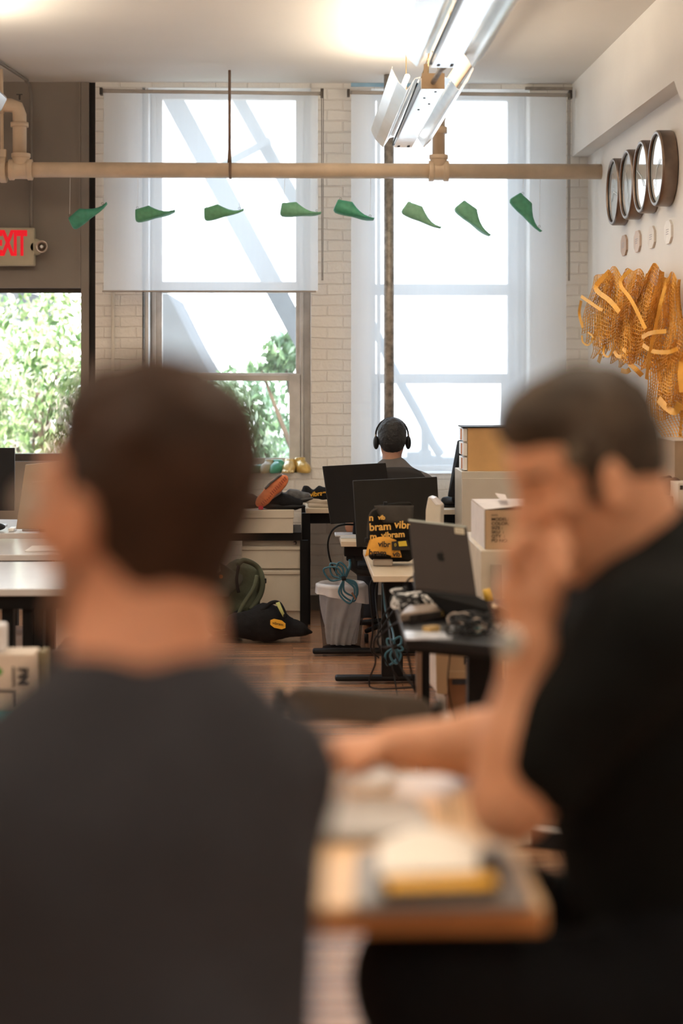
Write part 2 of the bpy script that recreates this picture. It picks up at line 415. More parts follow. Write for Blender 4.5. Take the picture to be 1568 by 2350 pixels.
# ------------------------------------------------------------ setting
YB = 11.8; CZ = 3.565; XR = 2.02; XL = -5.6; YF = -5.0
FLZ = 0.0
struct(MB().bb((XL-.2, YF-.2, -.12), (XR+.2, YB+.4, 0)).build('floor', M_floor))
struct(MB().bb((XL-.2, YF-.2, CZ), (XR+.2, YB+.4, CZ+.25)).build('ceiling', M_ceil))
struct(MB().bb((XR, YF-.2, 0), (XR+.2, YB+.4, CZ)).build('wall_right', M_white))
struct(MB().bb((XL-.2, YF-.2, 0), (XL, YB+.4, CZ)).build('wall_left', M_white))
struct(MB().bb((XL-.2, YF-.2, 0), (XR+.2, YF, CZ)).build('wall_front', M_white))
def wx(px): return X(px, YB)
def wz(py): return Z(py, YB)
xd1 = wx(205); xs0, xs1 = wx(205), wx(219)
x1a, x1b = wx(326), wx(714); x2a, x2b = wx(852), wx(1216)
sill = wz(1085); top = wz(203)
WT = 0.34
wb = MB()
wb.bb((xs1, YB, 0), (x1a, YB+WT, CZ)).bb((x1b, YB, 0), (x2a, YB+WT, CZ)).bb((x2b, YB, 0), (XR, YB+WT, CZ))
wb.bb((x1a, YB, 0), (x1b, YB+WT, sill)).bb((x2a, YB, 0), (x2b, YB+WT, sill))
wb.bb((x1a, YB, top), (x1b, YB+WT, CZ)).bb((x2a, YB, top), (x2b, YB+WT, CZ))
struct(wb.build('wall_back', M_brick))
# grey panelled door bay at the left
dz = Z(662, YB); dzb = Z(1058, YB)
wp = MB().bb((XL, YB, dz), (xs0, YB+.12, CZ)).bb((XL, YB, 0), (xs0, YB+.12, dzb))
wp.bb((xs0-.055, YB-.008, 0), (xs0-.001, YB+.11, CZ-.001)); wp.bb((XL, YB-.012, dz), (xs0-.057, YB-.001, dz+.12)).bb((xs0-.072, YB-.012, dz+.121), (xs0-.057, YB-.001, CZ-.001))
struct(wp.build('wall_back_panel', M_panel))
struct(MB().bb((xs0, YB+.02, 0), (xs1, YB+.25, CZ)).bb((xs0+.006, YB-.004, 0), (xs0+.009, YB+.019, CZ-.001)).build('trim_1', mat('black_gap', (.012, .010, .009), .7, var=.4)))
struct(MB().bb((xs1, YB-.015, 0), (XR, YB, .1)).build('baseboard_back', mat('dark_base', (0.10, 0.09, 0.08), 0.6)))
struct(MB().bb((XR-.015, YF, 0), (XR, YB-.015, .1)).build('baseboard_right', mat('dark_base', (0.1, 0.09, 0.08), 0.6)))
# soffit along the right wall
sx_ = X(1313, YB)
zs_ = Z(358, YB)
struct(MB().slab([(sx_, YB, zs_), (sx_, 8.64, zs_), (sx_, 8.52, zs_-.10), (sx_, 8.3, zs_-.2), (sx_, 3.0, zs_-.2), (sx_, 3.0, CZ), (sx_, YB, CZ)], XR-sx_, (1, 0, 0)).build('trim_2', M_white))
struct(MB().bb((X(1205, YB), YB-.03, wz(205)), (sx_, YB, wz(199))).build('trim_3', mat('old_rail', (0.25, 0.22, 0.19), 0.6, var=0.4)))
# brick column in the corner is smoother plaster behind the shade
def window(n, xa, xb, yy, zb, zt, pxs, bars, m, mf2=None):
    """frame in the reveal with one sheet of glass per sash"""
    f = MB(); t = 0.055; d = 0.07
    a, b = X(pxs[0], yy), X(pxs[1], yy)
    f.bb((xa, yy, zb), (a, yy+d, zt)).bb((b, yy, zb), (xb, yy+d, zt))
    f.bb((a, yy, zt-.04), (b, yy+d, zt)).bb((a, yy, zb), (b, yy+d, zb+.03))
    f.bb((xa+.05, yy-.03, zb), (xa+.075, yy, zt)).bb((xb-.075, yy-.03, zb), (xb-.05, yy, zt))
    for z0, z1 in bars: f.bb((a-.01, yy-.012, z0), (b+.01, yy+d, z1))
    o = struct(f.build('window_%d' % n, m, bevel=.004))
    zs = [zb+.03] + [z for br in bars for z in br] + [zt-.04]
    for i in range(0, len(zs), 2):
        MB().bb((a, yy+.03, zs[i]), (b, yy+.036, zs[i+1])).build('pane', M_glass, o)
    return o, a, b
YW = 12.03
wz2 = lambda py: Z(py, YW)
w1, a1, b1 = window(1, x1a, x1b, YW, sill, top, (372, 679), [(wz2(872), wz2(856)), (wz2(672), wz2(647))], M_frame)
# inner lower sash of window 1
MB().bb((X(664, YW), YW-.03, sill), (X(692, YW), YW, wz2(858))).bb((X(372, YW), YW-.03, sill), (X(392, YW), YW, wz2(858))).bb((X(392, YW), YW-.03, sill), (X(664, YW), YW, wz2(1050))).bb((X(392, YW), YW-.03, wz2(874)), (X(664, YW), YW, wz2(860))).build('lower_sash', M_frame, w1, bevel=.003)
w2, a2, b2 = window(2, x2a, x2b, YW, sill, top, (862, 1166), [(wz2(880), wz2(858)), (wz2(677), wz2(652))], M_frame2)
MB().bb((X(1150, YW), YW-.03, sill), (X(1170, YW), YW, wz2(858))).bb((X(860, YW), YW-.03, sill), (X(872, YW), YW, wz2(858))).bb((X(870, YW), YW-.03, sill), (X(1150, YW), YW, wz2(1068))).build('lower_sash', M_frame2, w2, bevel=.003)
# left bay glass
yy = YB+.05
f = MB().bb((XL, yy, dz-.03), (xs0-.055, yy+.06, dz)).bb((X(187, yy), yy, dzb), (xs0-.055, yy+.06, dz)).bb((XL, yy, dzb), (xs0-.055, yy+.06, dzb+.05))
w3 = struct(f.build('window_3', M_dark)); MB().bb((XL, yy+.02, dzb+.05), (X(187, yy), yy+.026, dz-.03)).build('pane', M_glass, w3)
# conduit pipe chase on the brick pier and white jamb strip
struct(MB().bb((X(336, YB+.1), YB+.02, sill), (X(343, YB+.1), YB+.16, top)).build('trim_4', M_frame2))
tag(MB().cyl((X(259, YB-.03), YB-.03, 0.02), (X(259, YB-.03), YB-.03, Z(664, YB)), .011).build('wall_conduit', mat('cream_conduit', (0.66, 0.60, 0.52), 0.5), smooth=True), 'thin cream conduit running down the brick pier left of the first window', 'conduit')

# ------------------------------------------------------------ outside
M_terr = mat('terrace_stone', (0.42, 0.40, 0.38), 0.9, var=0.15, vscale=2)
struct(MB().bb((-14, YB+.5, -.5), (14, 45, -.35)).build('terrace_ground', M_terr))
def leaf_mat(name, c1, c2, c3):
    m = bpy.data.materials.new(name); m.use_nodes = True; nt = m.node_tree; b = nt.nodes['Principled BSDF']; b.inputs['Roughness'].default_value = .5
    b.inputs['Transmission Weight'].default_value = 0
    tc = nt.nodes.new('ShaderNodeTexCoord'); n = nt.nodes.new('ShaderNodeTexNoise'); n.inputs['Scale'].default_value = 5; n.inputs['Detail'].default_value = 6
    nt.links.new(tc.outputs['Object'], n.inputs['Vector']); r = nt.nodes.new('ShaderNodeValToRGB'); nt.links.new(n.outputs['Fac'], r.inputs[0])
    r.color_ramp.elements[0].position = .38; r.color_ramp.elements[0].color = c1+(1,); r.color_ramp.elements[1].position = .62; r.color_ramp.elements[1].color = c3+(1,)
    e = r.color_ramp.elements.new(.5); e.color = c2+(1,)
    nt.links.new(r.outputs[0], b.inputs['Base Color']); return m
M_leafA = leaf_mat('pale_leaves', (0.05, 0.14, 0.02), (0.34, 0.48, 0.18), (0.95, 0.80, 0.70))
M_leafB = leaf_mat('green_leaves', (0.06, 0.12, 0.05), (0.20, 0.34, 0.16), (0.60, 0.72, 0.55))
M_bark = mat('bark', (0.12, 0.08, 0.05), 0.9, var=0.3)
def tree(label, base, blobs, n, size, m, seed, name='garden_tree'):
    rng = random.Random(seed); t = thing(name, label, 'tree' if name == 'garden_tree' else 'shrub', base); b = MB()
    tot = sum(r[0]*r[1]*r[2] for c, r in blobs)
    for c, r in blobs:
        for _ in range(int(n*r[0]*r[1]*r[2]/tot)):
            while True:
                p = Vector((rng.uniform(-1, 1), rng.uniform(-1, 1), rng.uniform(-1, 1)))
                if 0.35 < p.length < 1: break
            p = Vector(c)+Vector((p.x*r[0], p.y*r[1], p.z*r[2])); q = rotm(rng.uniform(0, 6), rng.uniform(0, 6), rng.uniform(0, 6)); s = size*rng.uniform(.6, 1.3)
            b.add([p+q @ Vector(v) for v in ((-s, 0, 0), (0, -s*.45, s*.1), (s, 0, 0), (0, s*.45, s*.1))], [(0, 1, 2, 3)])
    b.build('foliage', m, t); c0 = Vector(blobs[0][0]); tr = MB()
    tr.tube([base, (Vector(base)+c0)/2+Vector((.1, 0, 0)), c0], [.11, .08, .03] if n > 1000 else [.03, .02, .01], 8)
    for c, r in blobs[1:]: tr.tube([(Vector(base)+c0)/2+Vector((.1, 0, 0)), c], [.03, .01], 6)
    tr.build('trunk', M_bark, t, smooth=True); return t
P = lambda px, py, Y: at(px, py, Y)
tree('tall bright bush with pale blossom filling the left glazed bay', (-2.4, 15, -.4), [(P(90, 900, 15), (1.0, .7, .9)), (P(30, 1000, 15), (.9, .7, .7)), (P(140, 790, 15.3), (.35, .4, .55))], 5200, .045, M_leafA, 1)
tree('leafy sunlit tree standing behind the blossoming bush at left', (-3.3, 17, -.4), [(P(20, 860, 17), (.8, .6, .8)), (P(180, 1000, 17), (.7, .6, .8)), (P(150, 1150, 16.5), (1, .6, .6))], 3600, .05, M_leafA, 2)
tree('green tree with feathery leaves seen low in the unshaded window', (-.3, 16, -.4), [(P(590, 960, 16), (.62, .5, .52)), (P(520, 1010, 15.6), (.6, .5, .55))], 2600, .05, M_leafB, 3)
tree('small leafy branch rising at the right side of the unshaded window', (.1, 14.5, -.4), [(P(650, 812, 14.5), (.17, .2, .17)), (P(600, 850, 14.5), (.18, .15, .06))], 420, .05, M_leafB, 4)
M_bldg = mat('neighbour_stucco', (0.10, 0.105, 0.11), 0.9, var=0.2, vscale=1)
nb = thing('neighbour_house', 'grey gabled house far behind the left side of the first window', 'house', (X(400, 20), 20, -.4))
MB().slab([(X(340, 20), 20, -.4), (X(520, 20), 20, -.4), (X(500, 20), 20, Z(900, 20)), (X(385, 20), 20, Z(672, 20)), (X(340, 20), 20, Z(672, 20))], 3, (0, 1, 0)).build('wall', M_bldg, nb)
nb2 = thing('garden_shed', 'dark roofed white shed behind the blossom at far left', 'shed', (X(0, 21), 21, -.4))
MB().bb((X(-160, 21), 21, -.4), (X(20, 21), 24, Z(720, 21))).build('wall', M_frame2, nb2)
MB().slab([(X(-180, 20.9), 20.9, Z(690, 21)), (X(28, 20.9), 20.9, Z(730, 21)), (X(45, 20.9), 20.9, Z(665, 21)), (X(-180, 20.9), 20.9, Z(600, 21))], 3.2, (0, 1, 0)).build('roof', M_bldg, nb2)
# steel stair stringers outside
M_esc = mat('galvanised_steel', (0.10, 0.115, 0.13), 0.6, var=0.1)
fe = thing('fire_escape', 'grey outdoor fire escape stair slanting past the first window', 'fire escape', (X(560, 14), 14, -.35))
def bar2(px0, py0, px1, py1, Y, wpx, dp=.12):
    a, b = P(px0, py0, Y), P(px1, py1, Y); d = (b-a).normalized(); n = d.cross(Vector((0, 1, 0)))*(wpx*Y/F/2)
    return [a-n, b-n, b+n, a+n], dp
for k, (a_, b_, c_, d_, wd) in enumerate(((372, 180, 700, 790, 44), (505, 150, 700, 500, 27))):
    q, dp = bar2(a_, b_, c_, d_, 14+.3*k, wd); MB().slab(q, dp, (0, 1, 0)).build('stringer', M_esc, fe)
q, dp = bar2(470, 400, 620, 320, 14.15, 14); MB().slab(q, dp, (0, 1, 0)).build('landing_rail', M_esc, fe)
q, dp = bar2(694, 700, 694, 1330, 14, 18); MB().slab(q, dp, (0, 1, 0)).build('post', M_esc, fe)
fe2 = thing('terrace_brace', 'grey curved steel brace and post outside the second window', 'brace', (X(975, 13.4), 13.4, -.35))
MB().tube(catmull([P(835, 700, 13.4), P(905, 850, 13.4), P(960, 950, 13.4), P(990, 1010, 13.4), P(1012, 1045, 13.4)]), .033, 8).build('brace', M_esc, fe2, smooth=True)
MB().bb((X(968, 13.45), 13.45, -.35), (X(984, 13.45), 13.5, Z(975, 13.45))).build('post', M_esc, fe2)
MB().bb((X(966, 13.3), 13.3, -.35), (X(990, 13.3), 13.5, Z(1035, 13.3))).build('base_block', M_esc, fe2)
pr = thing('terrace_parapet', 'low grey terrace wall with uneven top outside the second window', 'wall', (X(1040, 13.7), 13.7, -.35))
b = MB(); rng = random.Random(4)
for i, px in enumerate(range(860, 1180, 26)): b.bb((X(px, 13.7), 13.7, -.35), (X(px+26, 13.7), 13.9, Z(1052-rng.choice((0, 4, 10, 12)), 13.7)))
b.build('coping', M_esc, pr)

# ------------------------------------------------------------ roller shades
def shade(label, pxa, pxb, pyt, pyb, Y, n):
    t = thing('roller_shade', label, 'window shade', (X((pxa+pxb)/2, Y), Y, Z(pyb, Y)), 'sheer white roller shades')
    MB().grid(lambda u, v: (X(pxa, Y)+(X(pxb, Y)-X(pxa, Y))*u, Y+.004*math.sin(u*9+n), Z(pyb, Y)+(Z(pyt, Y)-Z(pyb, Y))*v), 24, 4).build('fabric', M_shade, t, smooth=True)
    zt = Z(pyt, Y)
    MB().cyl((X(pxa-2, Y), Y, zt), (X(pxb+8, Y), Y, zt-.012), .013).build('roller_tube', mat('shade_rail', (0.45, 0.42, 0.39), 0.5), t, smooth=True)
    if n == 0: MB().bb((X(pxa-3, Y), Y-.008, Z(pyb, Y)-.012), (X(pxb-4, Y), Y+.008, Z(pyb, Y))).build('hem_bar', mat('shade_bar', (0.34, 0.31, 0.29), 0.5), t, bevel=.003)
    else: MB().bb((X(pxa, Y), Y-.006, Z(pyb, Y)-.01), (X(pxb, Y), Y+.006, Z(pyb, Y))).build('hem_bar', mat('shade_bar2', (0.6, 0.6, 0.6), 0.5), t, bevel=.003)
    MB().bb((X(pxb+6, Y), Y-.02, zt-.035), (X(pxb+13, Y), Y+.05, zt+.02)).build('bracket', M_dark, t)
    MB().bb((X(pxa-9, Y), Y-.02, zt-.025), (X(pxa-3, Y), Y+.05, zt+.02)).build('bracket', M_dark, t)
    px = 740 if n == 0 else 1305
    b = MB(); 
    for dx in (-.006, .006): b.tube([(X(px, Y)+dx, Y-.02, zt), (X(px, Y)+dx*.6, Y-.02, Z(644, Y))], .003, 5)
    b.build('pull_chain', mat('chain_metal', (0.2, 0.18, 0.16), 0.5, 0.5), t)
shade('half-lowered sheer roller shade over the left window, ending above the panes', 238, 730, 211, 667, 11.62, 0)
shade('fully lowered sheer roller shade over the right window, behind the seated person', 806, 1300, 212, 1087, 11.62, 1)
tag(MB().cyl((X(893, 11.45), 11.45, 0), (X(893, 11.45), 11.45, CZ), .033, n=24).build('steel_post', M_post, smooth=True), 'slim dark steel post standing in front of the right window', 'post')
tag(MB().bb((X(806, YB-.02), YB-.02, wz(199)), (X(985, YB-.02), YB, wz(185))).build('blue_tape', mat('masking_tape', (0.30, 0.50, 0.66), 0.6, var=.3, vscale=4)), 'strip of pale blue masking tape along the ceiling above the right window', 'tape')

# ------------------------------------------------------------ pipes
YP = 11.3; zp = Z(392, YP); pr_ = .05
mp_ = thing('sprinkler_main', 'thick cream painted pipe crossing in front of both windows', 'pipe', (X(40, YP), YP, zp))
MB().cyl((X(-300, YP), YP, zp+.0), (XR, YP, zp), pr_, n=28).build('pipe', M_pipe, mp_, smooth=True)
def fitting(px, half):
    b = MB(); x = X(px, YP)
    b.lathe([(.052, -half), (.068, -half), (.068, -half+.03), (.06, -half+.035), (.06, half-.035), (.068, half-.03), (.068, half), (.052, half)], (x, YP, zp), (1, 0, 0), 28)
    b.lathe([(.055, .03), (.055, .075), (.062, .08), (.062, .105), (.046, .105)], (x, YP, zp), (0, 0, 1), 28)
    return b
fitting(48, .075).build('tee_fitting', M_pipe, mp_, smooth=True, bevel=.003)
fitting(1007, .065).build('tee_fitting', M_pipe, mp_, smooth=True, bevel=.003)
MB().lathe([(.07, -.02), (.085, -.02), (.085, .02), (.07, .02)], (X(8, YP), YP, zp), (1, 0, 0), 24).build('flange', M_pipe, mp_, smooth=True, bevel=.003)
# riser + branch running towards the camera
xr = X(1007, YP); zb_ = 3.36
r1 = thing('sprinkler_branch', 'cream branch pipe running under the ceiling beside the lamps and dropping to the main', 'pipe', (xr, YP, zp))
MB().tube([(xr, YP, zp+.1), (xr, YP, zb_-.12)] + [(xr+.0, YP-.1*math.sin(a), zb_-.12+.12*(1-math.cos(a))) for a in (R(30), R(60), R(90))] + [(xr+.03, 9.5, zb_), (xr+.06, 5.0, zb_)], .042, 20).build('pipe', M_pipe, r1, smooth=True)
MB().lathe([(.045, 0), (.056, 0), (.056, .04), (.045, .045)], (xr, YP, zb_-.2), (0, 0, 1), 24).build('elbow_collar', M_pipe, r1, smooth=True)
MB().lathe([(.045, 0), (.058, 0), (.058, .04), (.045, .045)], (xr+.005, YP-.25, zb_), (0, -1, 0), 24).build('elbow_collar', M_pipe, r1, smooth=True)
MB().lathe([(.045, 0), (.062, .01), (.062, .05), (.045, .06)], (xr+.045, 7.7, zb_), (0, -1, 0), 24).build('coupling', M_pipe, r1, smooth=True)
# left riser
xl = X(45, YP)
r2 = thing('sprinkler_riser', 'cream elbow pipe rising from the main at the far left above the exit sign', 'pipe', (xl, YP, zp))
ze = Z(245, YP)
MB().tube([(xl, YP, zp+.1), (xl, YP, ze-.06), (xl-.015, YP, ze-.015), (xl-.06, YP, ze+.0), (xl-.1, YP-.02, ze), (xl-1.4, YP-.3, ze)], .045, 20).build('pipe', M_pipe, r2, smooth=True)
MB().lathe([(.048, 0), (.058, 0), (.058, .03), (.048, .03)], (xl, YP, ze-.14), (0, 0, 1), 24).build('elbow_collar', M_pipe, r2, smooth=True)
MB().lathe([(.048, 0), (.058, 0), (.058, .03), (.048, .03)], (xl-.1, YP-.02, ze), (-1, 0, 0), 24).build('elbow_collar', M_pipe, r2, smooth=True)
MB().cyl((X(43, YP), YP+.03, ze+.04), (X(43, YP), YP+.03, ze+.075), .006).bb((X(36, YP), YP+.025, ze+.072), (X(50, YP), YP+.035, ze+.078)).build('valve_handle', M_dark, r2)
tag(MB().cyl((X(527, YP), YP, zp+.05), (X(527, YP), YP, CZ), .009).lathe([(.052, -.008), (.056, -.008), (.056, .008), (.052, .008)], (X(529, YP), YP, zp), (1, 0, 0), 24, False, False).cyl((X(527, YP), YP, zp+.045), (X(527, YP), YP, zp+.13), .014, .01).build('pipe_hanger', mat('rusty_rod', (0.20, 0.13, 0.09), 0.6, var=.3), smooth=True), 'rusty threaded hanger rod holding the main pipe before the left window', 'hanger')
tag(MB().cyl((X(5, YP), YP, zp+.05), (X(3, YP), YP, CZ), .012).bb((X(1, YP), YP-.02, zp+.04), (X(15, YP), YP+.02, zp+.13)).build('pipe_hanger', M_pipe, smooth=False), 'cream hanger rod holding the main pipe at the far left edge', 'hanger')
xh = X(1030, 10.4)
tag(MB().cyl((xr+.02, 10.3, zb_+.04), (xr+.02, 10.3, CZ), .008).bb((xr-.03, 10.28, CZ-.02), (xr+.07, 10.32, CZ-.01)).build('pipe_hanger', M_pipe), 'short cream hanger above the branch pipe beside the far lamp', 'hanger')
# conduit to the exit sign
xc = X(70, 11.72)
tag(MB().tube(catmull([(xc, 11.75, Z(528, 11.75)), (xc, 11.75, Z(300, 11.75)), (xc, 11.72, Z(215, 11.7)), (xc-.01, 11.6, CZ-.03), (xc-.05, 11.2, CZ-.02), (xc-.45, 7.5, CZ-.02)]), .011, 8).build('electrical_conduit', mat('conduit_grey', (0.20, 0.18, 0.16), 0.5), smooth=True), 'thin grey conduit bending from the ceiling down to the exit sign', 'conduit')
# ------------------------------------------------------------ exit sign
YS = 11.7
ex = thing('exit_sign', 'beige EXIT sign with red letters on the grey panel at left', 'exit sign', (X(20, YS), YS, Z(610, YS)))
MB().bb((X(-62, YS), YS, Z(611, YS)), (X(79, YS), YS+.07, Z(524, YS))).build('housing', mat('sign_beige', (0.42, 0.38, 0.28), 0.5), ex, bevel=.008)
text('lettering', 'EXIT', .222, mat('red_letters', (0.8, 0.0, 0.02), 0.5, emit=(1, 0.0, 0.02), estr=.35), frame((X(-13, YS), YS-.002, Z(585, YS)), (1, 0, 0), (0, 0, 1)), ex, .002, sx=.47, bold=.010)
MB().lathe([(.055, 0), (.055, .02), (.03, .03)], (X(80, YS), YS+.03, Z(568, YS)), (0, -1, 0)).build('lamp_mount', mat('sign_beige', (0.5, 0.46, 0.36), 0.5), ex, smooth=True)
hd = MB().lathe([(.02, -.05), (.03, -.03), (.042, 0), (.04, .003), (.026, -.012), (.012, -.02)], (X(97, YS), YS-.03, Z(568, YS)), (0, -1, 0)).build('lamp_head', M_steel, ex, smooth=True)
MB().lathe([(.001, -.01), (.012, -.008), (.008, .002), (.001, .004)], (X(97, YS), YS-.035, Z(568, YS)), (0, -1, 0)).build('bulb', M_chan, hd, smooth=True)

# ------------------------------------------------------------ ceiling lamps
def fixture(label, xc, y0, y1, zc, drop, group='suspended fluorescent lamps', vis=False, dk=1.0):
    L = y1-y0; t = thing('strip_light', label, 'ceiling light', (xc, (y0+y1)/2, zc), group)
    w_ = .056
    MB().bb((xc-w_, y0, zc), (xc+w_, y1, zc+.05)).bb((xc-w_-.004, y0, zc-.002), (xc-w_, y1, zc+.052)).build('channel', mat('mirror_channel', (.93, .95, .97), .16, .9, var=.04, bump=.12, bscale=9), t, bevel=.003)
    MB().bb((xc-w_, y0-.004, zc-.002), (xc+w_, y0, zc+.075)).bb((xc-w_+.01, y0-.003, zc+.07), (xc-w_+.03, y0, zc+.12)).bb((xc+w_-.03, y0-.003, zc+.07), (xc+w_-.01, y0, zc+.12)).build('end_plate', mat('lamp_end', (0.52, 0.38, 0.24), .5), t)
    for k in range(5 if vis else 0): MB().cyl((xc+(-.03 if k % 2 else .03), y1-.04-.012*k, zc-.0025), (xc+(-.03 if k % 2 else .03), y1-.04-.012*k, zc-.0005), .008, n=10).build('screw_hole', M_ink, t)
    for k in range(4 if vis else 0): MB().cyl((xc+(-.02 if k % 2 else .02), y0+.1+.2*k, zc-.0025), (xc+(-.02 if k % 2 else .02), y0+.1+.2*k, zc-.0005), .006, n=10).build('screw_hole', M_ink, t)
    for s in (-1, 1):
        prof = [(s*(w_+.004), zc+.06), (s*(w_+.032), zc+.052), (s*(w_+.066), zc+.0), (s*(w_+.072), zc-.004), (s*(w_+.115), zc+.04), (s*(w_+.145), zc+.10), (s*(w_+.142), zc+.112)]
        g = MB()
        vs = [(xc+x, y, z) for y in (y0+.02, y1-.05) for x, z in prof]; n = len(prof)
        g.add(vs, [(i, i+1, n+i+1, n+i) for i in range(n-1)])
        g.build('reflector', M_alu, t, solid=.002)
        MB().cyl((xc+s*(w_+.06), y0+.16, zc+.085), (xc+s*(w_+.06), y1-.16, zc+.085), .013, n=12).build('tube_lamp', mat('lamp_glow', (1, 1, 1), .4, emit=(1, .86, .66), estr=9), t, smooth=True)
    for yy_, dx in ((y0+.3, -1), (y1-.3, -1)):
        MB().tube([(xc, yy_, zc+.05), (xc, yy_, CZ)], .0035, 6).build('hanger_chain', mat('chain_brass', (0.3, 0.22, 0.12), .5, .5), t)
    for s in (-1, 1): MB().tube([(xc+s*w_, y0+.12, zc+.05), (xc, y0+.12, zc+.22)], .003, 5).build('hanger_wire', mat('chain_brass', (0.3, 0.22, 0.12), .5, .5), t)
    cable([(xc-w_-.02, y0+.03, zc+.03), (xc-w_-.015, (y0+y1)/2, zc+.02), (xc-w_-.012, y1-.1, zc+.01), (xc-w_, y1-.04, zc+.03)], .004, M_black, 'wire', t)
    for nm, e, rx, dz_, wd in (('up', CEIL_W, PI, .16, .26), ('down', DOWN_W, 0, -.03, .2)):
        ld = bpy.data.lights.new('lamp_'+nm, 'AREA'); ld.shape = 'RECTANGLE'; ld.size = wd; ld.size_y = L*.9; ld.energy = e*L/2.4*(dk if nm == 'down' else 1); ld.color = (1, .85, .66)
        lo = bpy.data.objects.new('lamp_light', ld); C.objects.link(lo); lo.parent = t; lo.location = (0, 0, dz_); lo.rotation_euler = (rx, 0, 0)
    return t
zc = EYE + (HY-338)/(F/10.8)
xA = X(925, 10.8)
fixture('far suspended strip lamp with open silver reflectors before the right window', xA, 8.5, 10.8, zc, .5, vis=True)
fixture('near suspended strip lamp with silver reflectors cut by the top of the frame', xA, 5.3, 7.9, zc, .5, vis=True)
tag(MB().tube([(xA+.03, 7.95, zc+.035), (xA+.015, 8.25, zc+.05), (xA, 8.49, zc+.03)], .013, 10).build('flex_conduit', M_post, smooth=True), 'short dark conduit joining the two hanging strip lamps', 'conduit')
for k, (x_, ya, yb_) in enumerate(((-1.75, 7.2, 9.6), (-1.75, 4.3, 6.7), (-4.2, 7.2, 9.6))):
    fixture(['strip lamp whose reflector tip shows at the left edge above the exit sign', 'second strip lamp over the left half of the room, out of view', 'strip lamp over the far left desks, out of view'][k], x_, ya, yb_, zc, .5)
for k, (x_, ya, yb_) in enumerate(((xA, 1.6, 4.0), (-1.75, .9, 3.3), (xA, -2, .4), (-1.75, -2.4, 0))):
    fixture(['strip lamp hanging over the high table, out of view', 'strip lamp hanging above and left of the high table', 'strip lamp behind the viewpoint on the right', 'strip lamp behind the viewpoint on the left'][k], x_, ya, yb_, zc, .5, dk=2.0)  # unseen lamps added as fill, downlight boosted for the near people
# ------------------------------------------------------------ green shoe lasts hanging from the main pipe
def last_mesh(w=1.0):
    # outline in units of 1/88 of the length: x, top, bottom, half width
    st = [(0, -9, -31, 7), (1.5, -8, -35, 11), (6, -7, -37.5, 13), (14, -4.5, -37, 14), (28, -.3, -34, 13), (31, 0, -33, 13), (36, -3, -31.5, 12), (44, -7, -29, 11.5), (55, -11.5, -26.5, 14), (66, -14, -24, 16.5), (76, -14, -21, 15), (84, -12, -17.5, 11), (88.5, -10, -15.5, 7)]
    u = .262/88; vs = []; n = 20
    for x, t, b_, hw in st:
        cz_, hz = (t+b_)/2, (t-b_)/2
        for k in range(n):
            a = 2*PI*k/n; c_, s_ = math.cos(a), math.sin(a)
            yy_ = hw*w*math.copysign(abs(c_)**.7, c_)*(1-.35*max(0, s_)); zz = cz_+hz*math.copysign(abs(s_)**.6, s_)
            vs.append(((x-40)*u, yy_*u, (zz+20)*u))
    m = len(st); fs = [(i*n+k, i*n+(k+1) % n, (i+1)*n+(k+1) % n, (i+1)*n+k) for i in range(m-1) for k in range(n)]
    fs += [tuple(range(n-1, -1, -1)), tuple((m-1)*n+k for k in range(n))]
    return vs, fs
LV, LF = last_mesh()
M_greens = [mat('green_last_%d' % i, c, .5, var=.15, vscale=30) for i, c in enumerate(((.05, .27, .18), (.09, .32, .18), (.12, .36, .20), (.15, .40, .25), (.05, .30, .18), (.21, .46, .30), (.16, .42, .27), (.07, .30, .19)))]
lasts = [(201, 494, 29, 94, 'dark green shoe last tilted toe up, nearest the exit sign'), (352, 492, 6, 90, 'green shoe last hanging level, second from the exit sign'),
         (510, 489, 6, 90, 'green shoe last just below the hanger rod'), (686, 486, -6, 92, 'flat green shoe last with pinholes beside the shade pull chain'),
         (809, 487, -21, 93, 'deep green shoe last before the brick pier between the windows'), (965, 498, -31, 96, 'pale green shoe last just right of the steel post'),
         (1084, 503, -46, 100, 'green shoe last tilted steeply toe down, second from the right'), (1207, 488, -54, 101, 'dark green shoe last at the far right, toe almost straight down')]
for i, (px, py, ang, ln, lab) in enumerate(lasts):
    c = at(px, py, YP); s = ln/88*(88/F*YP)/.262
    t = thing('shoe_last', lab, 'shoe last', c, 'green shoe lasts hanging in a row')
    q = Matrix.Rotation(R(-ang+5), 3, 'Y') @ Matrix.Rotation(R([14, -6, 5, -4, -8, 6, -5, 9][i]), 3, 'X')
    MB().add([c + q @ (Vector(v)*s) for v in LV], LF).build('body', M_greens[i], t, smooth=True, bevel=.002)
    h1 = c + q @ (Vector((-.105, 0, .042))*s); h2 = c + q @ (Vector((.115, 0, .026))*s)
    for h_ in (h1, h2):
        MB().tube([h_+Vector((.007*math.cos(a), 0, .007*math.sin(a)+.004)) for a in [k*PI/5 for k in range(11)]], .0012, 5).build('eye_hook', M_dark, t)
        MB().tube([h_+Vector((0, 0, .01)), Vector((h_.x+.004, YP-.01, zp-.045))], .0010, 4).build('thread', M_string, t)

